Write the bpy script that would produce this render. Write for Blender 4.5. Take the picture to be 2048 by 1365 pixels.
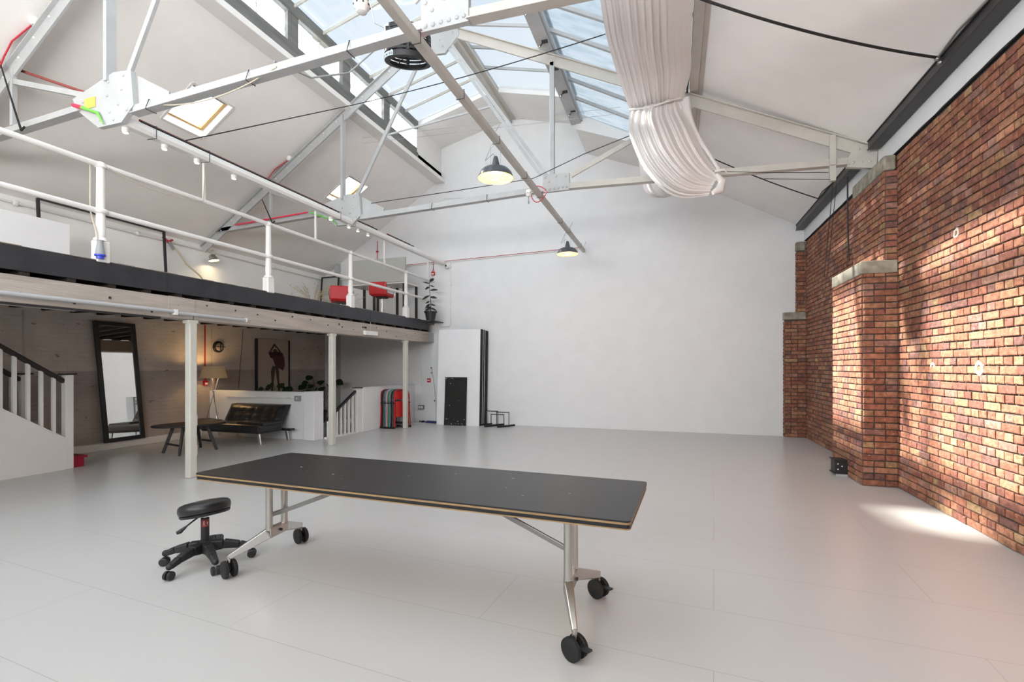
import bpy, bmesh, math, random
from mathutils import Vector, Matrix

# ------------------------------------------------------------------ camera, world, sun, fill lamps
scene = bpy.context.scene
COL = scene.collection
for o in list(bpy.data.objects):
    bpy.data.objects.remove(o)
YAW = math.atan(326 / 967)
cam_d = bpy.data.cameras.new('camera')
cam_d.lens = 967 / 2048 * 36
cam_d.sensor_width = 36
cam_d.sensor_fit = 'HORIZONTAL'
cam_d.shift_x = 0.0
cam_d.shift_y = (733 - 682.5) / 2048
cam_d.clip_start = 0.05
cam = bpy.data.objects.new('camera', cam_d)
COL.objects.link(cam)
cam.location = (0, 0, 1.42)
cam.rotation_euler = (math.radians(90), 0, YAW)
scene.camera = cam

world = bpy.data.worlds.new('sky')
scene.world = world
world.use_nodes = True
wn = world.node_tree
wn.nodes.clear()
w_out = wn.nodes.new('ShaderNodeOutputWorld')
w_bg = wn.nodes.new('ShaderNodeBackground')
w_tc = wn.nodes.new('ShaderNodeTexCoord')
w_no = wn.nodes.new('ShaderNodeTexNoise')
w_no.inputs['Scale'].default_value = 1.6
w_no.inputs['Detail'].default_value = 4
w_cr = wn.nodes.new('ShaderNodeValToRGB')
w_cr.color_ramp.elements[0].position = 0.35
w_cr.color_ramp.elements[0].color = (0.74, 0.85, 1.0, 1)
w_cr.color_ramp.elements[1].position = 0.7
w_cr.color_ramp.elements[1].color = (0.90, 0.95, 1.0, 1)
wn.links.new(w_tc.outputs['Generated'], w_no.inputs['Vector'])
wn.links.new(w_no.outputs['Fac'], w_cr.inputs['Fac'])
wn.links.new(w_cr.outputs['Color'], w_bg.inputs['Color'])
w_bg.inputs['Strength'].default_value = 0.95
wn.links.new(w_bg.outputs['Background'], w_out.inputs['Surface'])

sun_d = bpy.data.lights.new('sun', 'SUN')
sun_d.energy = 25.0
sun_d.angle = math.radians(2.4)
sun_d.color = (1.0, 0.95, 0.87)
sun = bpy.data.objects.new('sun', sun_d)
COL.objects.link(sun)
sun.rotation_euler = Vector((1.0, -0.18, -0.84)).to_track_quat('-Z', 'Y').to_euler()

def area(name, loc, direction, sx, sy, power, color):
    d = bpy.data.lights.new(name, 'AREA')
    d.shape = 'RECTANGLE'
    d.size = sx
    d.size_y = sy
    d.energy = power
    d.color = color
    o = bpy.data.objects.new(name, d)
    COL.objects.link(o)
    o.location = loc
    o.rotation_euler = Vector(direction).to_track_quat('-Z', 'Z').to_euler()
    return o
# added fill lamp near the wall behind the camera, tilted up to brighten ceilings
area('window_daylight', (-2.8, -3.1, 2.9), (0, 1, 1.3), 8.5, 1.6, 790, (0.98, 0.965, 0.94))
# extra fill lamp added above the lantern glazing, out of view
area('lantern_skylight', (-3.7, 0.9, 7.95), (0, 0.45, -1), 3.4, 7.0, 180, (0.84, 0.92, 1.0))

scene.view_settings.view_transform = 'Standard'
scene.view_settings.look = 'None'
scene.view_settings.exposure = 0.15
scene.view_settings.gamma = 1.0
scene.view_settings.use_curve_mapping = False

# ------------------------------------------------------------------ materials
def mat(name, color, rough=0.5, metal=0.0, bump=0.0, bscale=30.0, vary=0.0, vscale=3.0, spec=0.5, coat=0.0,
        emit=None, estr=0.0, stretch=None, vcol=None):
    m = bpy.data.materials.new(name)
    m.use_nodes = True
    nt = m.node_tree
    b = nt.nodes['Principled BSDF']
    b.inputs['Base Color'].default_value = (*color, 1)
    b.inputs['Roughness'].default_value = rough
    b.inputs['Metallic'].default_value = metal
    b.inputs['Specular IOR Level'].default_value = spec
    b.inputs['Coat Weight'].default_value = coat
    if emit:
        b.inputs['Emission Color'].default_value = (*emit, 1)
        b.inputs['Emission Strength'].default_value = estr
    tc = nt.nodes.new('ShaderNodeTexCoord')
    src = tc.outputs['Object']
    if stretch:
        mp = nt.nodes.new('ShaderNodeMapping')
        mp.inputs['Scale'].default_value = stretch
        nt.links.new(src, mp.inputs['Vector'])
        src = mp.outputs['Vector']
    if vary > 0 or True:
        n = nt.nodes.new('ShaderNodeTexNoise')
        n.inputs['Scale'].default_value = vscale
        n.inputs['Detail'].default_value = 5
        nt.links.new(src, n.inputs['Vector'])
        r = nt.nodes.new('ShaderNodeValToRGB')
        v = vary if vary > 0 else 0.02
        d = [max(0, c * (1 - v)) for c in color]
        u = [min(1, c * (1 + v * 0.6)) for c in color]
        r.color_ramp.elements[0].position = 0.35
        r.color_ramp.elements[0].color = (*d, 1)
        r.color_ramp.elements[1].position = 0.65
        r.color_ramp.elements[1].color = (*u, 1)
        nt.links.new(n.outputs['Fac'], r.inputs['Fac'])
        nt.links.new(r.outputs['Color'], b.inputs['Base Color'])
    if bump > 0:
        n2 = nt.nodes.new('ShaderNodeTexNoise')
        n2.inputs['Scale'].default_value = bscale
        n2.inputs['Detail'].default_value = 6
        nt.links.new(src, n2.inputs['Vector'])
        bp = nt.nodes.new('ShaderNodeBump')
        bp.inputs['Strength'].default_value = bump
        bp.inputs['Distance'].default_value = 0.01
        nt.links.new(n2.outputs['Fac'], bp.inputs['Height'])
        nt.links.new(bp.outputs['Normal'], b.inputs['Normal'])
    return m

M = {}
M['plaster'] = mat('white_plaster', (0.775, 0.785, 0.80), 0.75, bump=0.015, bscale=18)
M['ceiling'] = mat('white_ceiling_board', (0.89, 0.875, 0.86), 0.8, bump=0.015, bscale=14)
M['bright_plaster'] = mat('fresh_white_plaster', (0.88, 0.875, 0.86), 0.75, bump=0.02, bscale=18)  # paler copy of the plaster, lightened to brighten the upper left wall
M['soffit'] = mat('pale_soffit', (0.80, 0.79, 0.77), 0.8)
M['truss'] = mat('grey_white_steel_paint', (0.44, 0.45, 0.455), 0.45, bump=0.12, bscale=40, vary=0.05, vscale=5)
M['truss_cream'] = mat('cream_steel_paint', (0.50, 0.48, 0.44), 0.45, bump=0.12, bscale=40, vary=0.06, vscale=5)
M['white_paint'] = mat('white_gloss_paint', (0.78, 0.77, 0.75), 0.3, bump=0.05, bscale=30, vary=0.03)
M['column_paint'] = mat('cream_column_paint', (0.60, 0.59, 0.53), 0.4, bump=0.1, bscale=25, vary=0.06)
M['grey_timber'] = mat('weathered_grey_timber', (0.17, 0.17, 0.16), 0.75, bump=0.3, bscale=25, vary=0.22, vscale=2.5, stretch=(4, 0.6, 4))
M['old_timber'] = mat('old_white_painted_timber', (0.43, 0.385, 0.34), 0.65, bump=0.5, bscale=14, vary=0.14, vscale=3.5, stretch=(4, 0.5, 5))
M['dark_timber'] = mat('dark_joist_timber', (0.035, 0.025, 0.02), 0.8, bump=0.3, bscale=20, vary=0.3)
M['charcoal'] = mat('charcoal_fascia_paint', (0.026, 0.028, 0.034), 0.42, bump=0.25, bscale=12, vary=0.25, vscale=4)
M['loft_floor'] = mat('brown_floor_board', (0.25, 0.2, 0.15), 0.6, vary=0.2)
M['black_steel'] = mat('black_painted_steel', (0.014, 0.014, 0.016), 0.38, bump=0.1, bscale=30)
M['black_plastic'] = mat('black_plastic', (0.016, 0.016, 0.018), 0.5)
M['black_leather'] = mat('black_leather', (0.014, 0.014, 0.016), 0.33, bump=0.15, bscale=120)
M['rubber'] = mat('black_rubber', (0.012, 0.012, 0.012), 0.7)
M['black_rope'] = mat('black_cable', (0.01, 0.01, 0.01), 0.6)
M['steel'] = mat('brushed_steel', (0.55, 0.53, 0.50), 0.32, metal=1.0, bump=0.03, bscale=80, vary=0.06)
M['chrome'] = mat('chrome', (0.8, 0.8, 0.8), 0.08, metal=1.0)
M['dull_steel'] = mat('dull_grey_steel', (0.30, 0.29, 0.28), 0.4, metal=0.8)
M['ply'] = mat('plywood_edge', (0.30, 0.19, 0.085), 0.6, vary=0.2, vscale=20, stretch=(1, 1, 12))
M['red'] = mat('red_plastic', (0.55, 0.015, 0.02), 0.4)
M['red_wire'] = mat('red_cable', (0.50, 0.03, 0.05), 0.5)
M['dull_red'] = mat('dull_red_conduit', (0.28, 0.06, 0.05), 0.6)
M['red_tape'] = mat('red_tape', (0.75, 0.03, 0.09), 0.5)
M['green_tape'] = mat('green_tape', (0.16, 0.52, 0.07), 0.5)
M['red_leather'] = mat('red_leather', (0.50, 0.012, 0.018), 0.35, bump=0.05, bscale=60)
M['yellow'] = mat('yellow_sticker', (0.75, 0.60, 0.10), 0.5)
M['pine'] = mat('varnished_pine', (0.60, 0.38, 0.14), 0.4, vary=0.15, vscale=8)
M['curtain'] = mat('white_curtain_cloth', (0.70, 0.67, 0.66), 0.9, bump=0.1, bscale=60)
M['stone'] = mat('weathered_stone', (0.33, 0.30, 0.24), 0.85, bump=0.8, bscale=12, vary=0.35, vscale=9)
M['mortar'] = mat('grey_mortar', (0.085, 0.075, 0.062), 0.95, bump=0.8, bscale=40, vary=0.3, vscale=12)
M['patch'] = mat('pale_mortar_patch', (0.46, 0.42, 0.34), 0.95, bump=0.8, bscale=30)
M['lamp_enamel'] = mat('grey_enamel', (0.07, 0.075, 0.085), 0.28)
M['enamel_in'] = mat('cream_enamel', (0.85, 0.72, 0.42), 0.4)
M['bulb'] = mat('lit_bulb', (1, 0.9, 0.7), 0.4, emit=(1.0, 0.80, 0.45), estr=26)
M['spot_glow'] = mat('lit_spot_lens', (1, 1, 1), 0.4, emit=(1.0, 0.95, 0.85), estr=6)
M['shade'] = mat('linen_lamp_shade', (0.45, 0.36, 0.25), 0.9, emit=(1.0, 0.55, 0.18), estr=0.06)
M['grey_plastic'] = mat('grey_plastic', (0.30, 0.31, 0.32), 0.5)
M['white_plastic'] = mat('white_plastic', (0.78, 0.78, 0.76), 0.4)
M['blue_plastic'] = mat('blue_plastic', (0.03, 0.06, 0.55), 0.4)
M['board_white'] = mat('white_board', (0.80, 0.81, 0.83), 0.7)
M['board_black'] = mat('black_board', (0.015, 0.015, 0.014), 0.85, bump=0.1, vary=0.3, vscale=15)
M['chip'] = mat('white_paint_chip', (0.6, 0.58, 0.54), 0.9)
M['grey_board'] = mat('grey_green_board', (0.42, 0.43, 0.40), 0.8)
M['leaf'] = mat('dark_green_leaf', (0.012, 0.025, 0.012), 0.3)
M['leaf2'] = mat('monstera_leaf', (0.014, 0.035, 0.01), 0.45)
M['straw'] = mat('dried_grass', (0.45, 0.36, 0.22), 0.9)
M['soil'] = mat('soil', (0.04, 0.03, 0.02), 0.95)
M['beige_cable'] = mat('beige_cable', (0.50, 0.44, 0.36), 0.6)
M['hose'] = mat('cream_hose', (0.62, 0.54, 0.38), 0.5)
M['mirror'] = mat('mirror_glass', (0.88, 0.9, 0.88), 0.01, metal=1.0)
M['paper'] = mat('cream_paper', (0.46, 0.40, 0.33), 0.7)
M['skin_print'] = mat('printed_skin_tone', (0.085, 0.06, 0.045), 0.7)
M['crimson_print'] = mat('printed_crimson', (0.055, 0.010, 0.014), 0.7)
M['rose_print'] = mat('printed_rose', (0.10, 0.028, 0.034), 0.7)
M['crimson'] = mat('crimson_step_paint', (0.30, 0.0, 0.025), 0.5)
M['wall_grey'] = mat('grey_wall_plate', (0.45, 0.46, 0.47), 0.5)
M['sticker_grey'] = mat('grey_label', (0.42, 0.50, 0.53), 0.5)
M['navy'] = mat('navy_mop_cloth', (0.03, 0.03, 0.13), 0.9)
for nm, c in dict(f_red=(0.50, 0.02, 0.02), f_black=(0.012, 0.014, 0.016), f_grey=(0.10, 0.105, 0.11), f_blue=(0.17, 0.30, 0.34),
                  f_pink=(0.72, 0.38, 0.56), f_green=(0.06, 0.24, 0.05)).items():
    M[nm] = mat('folding_chair_' + nm[2:], c, 0.4)

def glass_mat(name, tint, diff):
    m = bpy.data.materials.new(name)
    m.use_nodes = True
    nt = m.node_tree
    nt.nodes.clear()
    out = nt.nodes.new('ShaderNodeOutputMaterial')
    tr = nt.nodes.new('ShaderNodeBsdfTransparent')
    tr.inputs['Color'].default_value = (*tint, 1)
    gl = nt.nodes.new('ShaderNodeBsdfGlossy')
    gl.inputs['Roughness'].default_value = 0.02
    tl = nt.nodes.new('ShaderNodeBsdfTranslucent')
    tl.inputs['Color'].default_value = (0.85, 0.9, 0.95, 1)
    mx = nt.nodes.new('ShaderNodeMixShader')
    mx.inputs[0].default_value = diff
    mx2 = nt.nodes.new('ShaderNodeMixShader')
    nt.links.new(tr.outputs[0], mx.inputs[1])
    nt.links.new(tl.outputs[0], mx.inputs[2])
    mx2.inputs[0].default_value = 0.05
    nt.links.new(mx.outputs[0], mx2.inputs[1])
    nt.links.new(gl.outputs[0], mx2.inputs[2])
    nt.links.new(mx2.outputs[0], out.inputs['Surface'])
    return m
M['glass'] = glass_mat('clear_glass', (0.93, 0.95, 0.95), 0.03)
M['wired_glass'] = glass_mat('lantern_glass', (0.90, 0.92, 0.93), 0.015)
M['obscured_glass'] = glass_mat('obscured_clerestory_glass', (0.95, 0.96, 0.96), 0.85)
M['frosted_glass'] = glass_mat('frosted_roof_window', (0.95, 0.96, 0.96), 0.93)

def dirty_glass():
    m = glass_mat('dirty_textured_glass', (0.7, 0.74, 0.76), 0.06)
    nt = m.node_tree
    tr = [n for n in nt.nodes if n.type == 'BSDF_TRANSPARENT'][0]
    tc = nt.nodes.new('ShaderNodeTexCoord')
    mp = nt.nodes.new('ShaderNodeMapping')
    mp.inputs['Scale'].default_value = (1.2, 4.0, 1.2)
    no = nt.nodes.new('ShaderNodeTexNoise')
    no.inputs['Scale'].default_value = 2.0
    no.inputs['Detail'].default_value = 8
    cr = nt.nodes.new('ShaderNodeValToRGB')
    cr.color_ramp.elements[0].position = 0.35
    cr.color_ramp.elements[0].color = (0.78, 0.84, 0.87, 1)
    cr.color_ramp.elements[1].position = 0.6
    cr.color_ramp.elements[1].color = (0.88, 0.92, 0.94, 1)
    nt.links.new(tc.outputs['Object'], mp.inputs[0])
    nt.links.new(mp.outputs[0], no.inputs['Vector'])
    nt.links.new(no.outputs['Fac'], cr.inputs[0])
    nt.links.new(cr.outputs[0], tr.inputs['Color'])
    return m
M['dirty_glass'] = dirty_glass()

def floor_mat():
    m = mat('painted_floor', (0.555, 0.56, 0.57), 0.29, coat=0.0)
    nt = m.node_tree
    b = nt.nodes['Principled BSDF']
    tc = nt.nodes.new('ShaderNodeTexCoord')
    mp = nt.nodes.new('ShaderNodeMapping')
    mp.inputs['Rotation'].default_value = (0, 0, math.radians(4))
    br = nt.nodes.new('ShaderNodeTexBrick')
    br.inputs['Scale'].default_value = 1.0
    br.inputs['Brick Width'].default_value = 2.44
    br.inputs['Row Height'].default_value = 0.61
    br.inputs['Mortar Size'].default_value = 0.0022
    br.inputs['Mortar Smooth'].default_value = 0.1
    nt.links.new(tc.outputs['Object'], mp.inputs[0])
    nt.links.new(mp.outputs[0], br.inputs['Vector'])
    mx = nt.nodes.new('ShaderNodeMix')
    mx.data_type = 'RGBA'
    mx.inputs[7].default_value = (0.42, 0.41, 0.40, 1)
    nt.links.new(br.outputs['Fac'], mx.inputs[0])
    mx.inputs[6].default_value = (0.56, 0.55, 0.54, 1)
    nt.links.new(mx.outputs[2], b.inputs['Base Color'])
    return m
M['floor'] = floor_mat()

def painted_brick():
    """old whitewashed brickwork with a grey dado below eye level"""
    m = mat('whitewashed_brick', (0.60, 0.55, 0.50), 0.8, vary=0.12, vscale=2.0)
    nt = m.node_tree
    b = nt.nodes['Principled BSDF']
    tc = nt.nodes.new('ShaderNodeTexCoord')
    sp = nt.nodes.new('ShaderNodeSeparateXYZ')
    cb = nt.nodes.new('ShaderNodeCombineXYZ')
    nt.links.new(tc.outputs['Object'], sp.inputs[0])
    nt.links.new(sp.outputs[1], cb.inputs[0])
    nt.links.new(sp.outputs[2], cb.inputs[1])
    br = nt.nodes.new('ShaderNodeTexBrick')
    br.inputs['Scale'].default_value = 1
    br.inputs['Brick Width'].default_value = 0.225
    br.inputs['Row Height'].default_value = 0.075
    br.inputs['Mortar Size'].default_value = 0.008
    br.inputs['Mortar Smooth'].default_value = 0.6
    br.inputs['Color1'].default_value = (1, 1, 1, 1)
    br.inputs['Color2'].default_value = (0.8, 0.8, 0.8, 1)
    br.inputs['Mortar'].default_value = (0.2, 0.2, 0.2, 1)
    nt.links.new(cb.outputs[0], br.inputs['Vector'])
    n = nt.nodes.new('ShaderNodeTexNoise')
    n.inputs['Scale'].default_value = 9
    n.inputs['Detail'].default_value = 6
    nt.links.new(tc.outputs['Object'], n.inputs['Vector'])
    ad = nt.nodes.new('ShaderNodeMath')
    ad.operation = 'ADD'
    nt.links.new(br.outputs['Color'], ad.inputs[0])
    nt.links.new(n.outputs['Fac'], ad.inputs[1])
    bp = nt.nodes.new('ShaderNodeBump')
    bp.inputs['Strength'].default_value = 0.5
    bp.inputs['Distance'].default_value = 0.012
    nt.links.new(ad.outputs[0], bp.inputs['Height'])
    nt.links.new(bp.outputs['Normal'], b.inputs['Normal'])
    old = b.inputs['Base Color'].links[0].from_socket
    gt = nt.nodes.new('ShaderNodeMath')
    gt.operation = 'LESS_THAN'
    gt.inputs[1].default_value = 1.34
    nt.links.new(sp.outputs[2], gt.inputs[0])
    mx = nt.nodes.new('ShaderNodeMix')
    mx.data_type = 'RGBA'
    mx.blend_type = 'MULTIPLY'
    mx.inputs[7].default_value = (0.70, 0.68, 0.69, 1)
    nt.links.new(gt.outputs[0], mx.inputs[0])
    nt.links.new(old, mx.inputs[6])
    # dark pits where the paint has flaked off
    n3 = nt.nodes.new('ShaderNodeTexNoise')
    n3.inputs['Scale'].default_value = 7
    n3.inputs['Detail'].default_value = 3
    mp = nt.nodes.new('ShaderNodeMapping')
    mp.inputs['Scale'].default_value = (1, 1, 3)
    nt.links.new(tc.outputs['Object'], mp.inputs[0])
    nt.links.new(mp.outputs[0], n3.inputs['Vector'])
    c3 = nt.nodes.new('ShaderNodeValToRGB')
    c3.color_ramp.elements[0].position = 0.70
    c3.color_ramp.elements[0].color = (1, 1, 1, 1)
    c3.color_ramp.elements[1].position = 0.73
    c3.color_ramp.elements[1].color = (0.4, 0.36, 0.32, 1)
    nt.links.new(n3.outputs['Fac'], c3.inputs[0])
    mx2 = nt.nodes.new('ShaderNodeMix')
    mx2.data_type = 'RGBA'
    mx2.blend_type = 'MULTIPLY'
    mx2.inputs[0].default_value = 1
    nt.links.new(mx.outputs[2], mx2.inputs[6])
    nt.links.new(c3.outputs[0], mx2.inputs[7])
    nt.links.new(mx2.outputs[2], b.inputs['Base Color'])
    return m
M['painted_brick'] = painted_brick()

def brick_mat():
    m = mat('red_stock_brick', (0.4, 0.2, 0.13), 0.88, bump=0.9, bscale=45)
    nt = m.node_tree
    b = nt.nodes['Principled BSDF']
    at = nt.nodes.new('ShaderNodeVertexColor')
    at.layer_name = 'brick'
    tc = nt.nodes.new('ShaderNodeTexCoord')
    n = nt.nodes.new('ShaderNodeTexNoise')
    n.inputs['Scale'].default_value = 22
    n.inputs['Detail'].default_value = 7
    nt.links.new(tc.outputs['Object'], n.inputs['Vector'])
    r = nt.nodes.new('ShaderNodeValToRGB')
    r.color_ramp.elements[0].position = 0.3
    r.color_ramp.elements[0].color = (0.55, 0.52, 0.5, 1)
    r.color_ramp.elements[1].position = 0.7
    r.color_ramp.elements[1].color = (1.15, 1.12, 1.1, 1)
    nt.links.new(n.outputs['Fac'], r.inputs[0])
    mx = nt.nodes.new('ShaderNodeMix')
    mx.data_type = 'RGBA'
    mx.blend_type = 'MULTIPLY'
    mx.inputs[0].default_value = 1
    nt.links.new(at.outputs['Color'], mx.inputs[6])
    nt.links.new(r.outputs[0], mx.inputs[7])
    # white lime specks
    n3 = nt.nodes.new('ShaderNodeTexNoise')
    n3.inputs['Scale'].default_value = 38
    n3.inputs['Detail'].default_value = 2
    nt.links.new(tc.outputs['Object'], n3.inputs['Vector'])
    c3 = nt.nodes.new('ShaderNodeValToRGB')
    c3.color_ramp.elements[0].position = 0.72
    c3.color_ramp.elements[0].color = (0, 0, 0, 1)
    c3.color_ramp.elements[1].position = 0.75
    c3.color_ramp.elements[1].color = (0.8, 0.8, 0.8, 1)
    nt.links.new(n3.outputs['Fac'], c3.inputs[0])
    m2 = nt.nodes.new('ShaderNodeMix')
    m2.data_type = 'RGBA'
    m2.inputs[7].default_value = (0.52, 0.45, 0.42, 1)
    nt.links.new(c3.outputs[0], m2.inputs[0])
    nt.links.new(mx.outputs[2], m2.inputs[6])
    nt.links.new(m2.outputs[2], b.inputs['Base Color'])
    return m
M['brick'] = brick_mat()

# ------------------------------------------------------------------ mesh helpers
V = Vector
LOC = {}

class MB:
    def __init__(self):
        self.v = []
        self.f = []
        self.m = []
        self.c = []      # optional face colours
    def add(self, vs, fs, mi=0):
        n = len(self.v)
        self.v += [tuple(p) for p in vs]
        self.f += [tuple(i + n for i in f) for f in fs]
        self.m += [mi] * len(fs)
    def box(self, x0, x1, y0, y1, z0, z1, mi=0):
        vs = [(x, y, z) for z in (z0, z1) for y in (y0, y1) for x in (x0, x1)]
        self.add(vs, [(0, 2, 3, 1), (4, 5, 7, 6), (0, 1, 5, 4), (2, 6, 7, 3), (0, 4, 6, 2), (1, 3, 7, 5)], mi)
    def hexa(self, bot, top, mi=0):
        """two matching rings of n points"""
        n = len(bot)
        self.add(list(bot) + list(top), [tuple(range(n))[::-1], tuple(range(n, 2 * n))] +
                 [(i, (i + 1) % n, n + (i + 1) % n, n + i) for i in range(n)], mi)
    def bar(self, p, q, w, h, up=(0, 0, 1), mi=0, w2=None, h2=None):
        p, q, up = V(p), V(q), V(up)
        d = (q - p).normalized()
        s = d.cross(up)
        if s.length < 1e-5:
            s = d.cross(V((0, 1, 0)))
        s.normalize()
        u = s.cross(d).normalized()
        w2 = w if w2 is None else w2
        h2 = h if h2 is None else h2
        a = [p + s * (sx * w / 2) + u * (sz * h / 2) for sx, sz in ((-1, -1), (1, -1), (1, 1), (-1, 1))]
        b = [q + s * (sx * w2 / 2) + u * (sz * h2 / 2) for sx, sz in ((-1, -1), (1, -1), (1, 1), (-1, 1))]
        self.hexa(a, b, mi)
    def tube(self, pts, r, seg=10, mi=0, closed=False):
        pts = [V(p) for p in pts]
        n = len(pts)
        rings = []
        prev = None
        for i, p in enumerate(pts):
            if closed:
                d = (pts[(i + 1) % n] - pts[i - 1]).normalized()
            elif i == 0:
                d = (pts[1] - pts[0]).normalized()
            elif i == n - 1:
                d = (pts[-1] - pts[-2]).normalized()
            else:
                d = (pts[i + 1] - pts[i - 1]).normalized()
            if prev is None:
                a = d.cross(V((0, 0, 1)))
                if a.length < 1e-4:
                    a = d.cross(V((1, 0, 0)))
                a.normalize()
            else:
                a = (prev - d * prev.dot(d)).normalized()
            prev = a
            b = d.cross(a)
            rr = r[i] if isinstance(r, (list, tuple)) else r
            rings.append([p + a * (rr * math.cos(2 * math.pi * k / seg)) + b * (rr * math.sin(2 * math.pi * k / seg)) for k in range(seg)])
        vs = [q for ring in rings for q in ring]
        fs = []
        m = n if closed else n - 1
        for i in range(m):
            j = (i + 1) % n
            for k in range(seg):
                l = (k + 1) % seg
                fs.append((i * seg + k, i * seg + l, j * seg + l, j * seg + k))
        if not closed:
            fs.append(tuple(range(seg))[::-1])
            fs.append(tuple((n - 1) * seg + k for k in range(seg)))
        self.add(vs, fs, mi)
    def lathe(self, prof, c=(0, 0, 0), seg=24, axis='Z', mi=0, cap=True):
        c = V(c)
        vs = []
        for r, z in prof:
            for k in range(seg):
                a = 2 * math.pi * k / seg
                x, y = r * math.cos(a), r * math.sin(a)
                if axis == 'Z':
                    vs.append(c + V((x, y, z)))
                elif axis == 'X':
                    vs.append(c + V((z, x, y)))
                else:
                    vs.append(c + V((x, z, y)))
        fs = []
        for i in range(len(prof) - 1):
            for k in range(seg):
                l = (k + 1) % seg
                fs.append((i * seg + k, i * seg + l, (i + 1) * seg + l, (i + 1) * seg + k))
        if cap:
            fs.append(tuple(range(seg))[::-1])
            fs.append(tuple((len(prof) - 1) * seg + k for k in range(seg)))
        self.add(vs, fs, mi)
    def ball(self, c, r, seg=12, rings=7, sc=(1, 1, 1), mi=0):
        c = V(c)
        vs = [c + V((0, 0, -r * sc[2]))]
        for i in range(1, rings):
            t = math.pi * i / rings - math.pi / 2
            for k in range(seg):
                a = 2 * math.pi * k / seg
                vs.append(c + V((r * math.cos(t) * math.cos(a) * sc[0], r * math.cos(t) * math.sin(a) * sc[1], r * math.sin(t) * sc[2])))
        vs.append(c + V((0, 0, r * sc[2])))
        fs = [(0, 1 + (k + 1) % seg, 1 + k) for k in range(seg)]
        for i in range(rings - 2):
            for k in range(seg):
                l = (k + 1) % seg
                fs.append((1 + i * seg + k, 1 + i * seg + l, 1 + (i + 1) * seg + l, 1 + (i + 1) * seg + k))
        t = len(vs) - 1
        b0 = 1 + (rings - 2) * seg
        fs += [(t, b0 + k, b0 + (k + 1) % seg) for k in range(seg)]
        self.add(vs, fs, mi)
    def plate_xz(self, poly, y0, y1, mi=0):
        self.hexa([(x, y0, z) for x, z in poly], [(x, y1, z) for x, z in poly], mi)
    def plate_yz(self, poly, x0, x1, mi=0):
        self.hexa([(x0, y, z) for y, z in poly], [(x1, y, z) for y, z in poly], mi)
    def plate_xy(self, poly, z0, z1, mi=0):
        self.hexa([(x, y, z0) for x, y in poly], [(x, y, z1) for x, y in poly], mi)
    def build(self, name, mats, parent=None, smooth=False, bevel=0.0, recalc=True, subsurf=0, angle=40):
        me = bpy.data.meshes.new(name)
        off = V(LOC.get(parent.name, (0, 0, 0))) if parent else V((0, 0, 0))
        me.from_pydata([tuple(V(p) - off) for p in self.v], [], self.f)
        if not isinstance(mats, (list, tuple)):
            mats = [mats]
        for m in mats:
            me.materials.append(m)
        for i, p in enumerate(me.polygons):
            p.material_index = self.m[i]
        if recalc:
            bm = bmesh.new()
            bm.from_mesh(me)
            bmesh.ops.recalc_face_normals(bm, faces=bm.faces)
            bm.to_mesh(me)
            bm.free()
        if smooth:
            for p in me.polygons:
                p.use_smooth = True
            try:
                me.set_sharp_from_angle(angle=math.radians(angle))
            except Exception:
                pass
        me.update()
        o = bpy.data.objects.new(name, me)
        COL.objects.link(o)
        if parent:
            o.parent = parent
            LOC[o.name] = tuple(off)
        if bevel > 0:
            b = o.modifiers.new('bevel', 'BEVEL')
            b.width = bevel
            b.segments = 2
            b.limit_method = 'ANGLE'
        if subsurf:
            s = o.modifiers.new('subsurf', 'SUBSURF')
            s.levels = subsurf
            s.render_levels = subsurf
        return o

def tag(o, label=None, cat=None, group=None, kind=None):
    if label: o['label'] = label
    if cat: o['category'] = cat
    if group: o['group'] = group
    if kind: o['kind'] = kind
    return o

def thing(name, label, cat, loc=(0, 0, 0), group=None):
    o = bpy.data.objects.new(name, None)
    o.empty_display_size = 0.1
    COL.objects.link(o)
    o.location = loc
    LOC[o.name] = tuple(loc)
    return tag(o, label, cat, group)

def struct(mb, name, mats, **kw):
    o = mb.build(name, mats, **kw)
    return tag(o, kind='structure')

def copy_tree(o, parent=None):
    c = o.copy()
    COL.objects.link(c)
    if parent: c.parent = parent
    for ch in [x for x in bpy.data.objects if x.parent == o]:
        copy_tree(ch, c)
    return c

def arc(p, q, sag, n=12, axis=(0, 0, -1)):
    p, q, a = V(p), V(q), V(axis)
    return [p.lerp(q, i / n) + a * (sag * 4 * (i / n) * (1 - i / n)) for i in range(n + 1)]

# ------------------------------------------------------------------ room dimensions
XR, XL = 2.48, -9.2          # brick wall on the right, whitewashed wall on the left
YB, YF = 11.06, -3.6         # white wall at the far end, window wall behind the camera
RX = -3.75                   # ridge of the roof
CL, CR = -5.62, -1.93        # left and right edges of the raised lantern
ZDECK = 2.53
def zL(x): return 6.18 + 0.633 * (x + 5.617)
def zR(x): return 4.18 + 0.55 * (2.48 - x)
def zUL(x): return 7.47 + 0.25 * (x - RX)
def zUR(x): return 7.47 - 0.25 * (x - RX)

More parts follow.
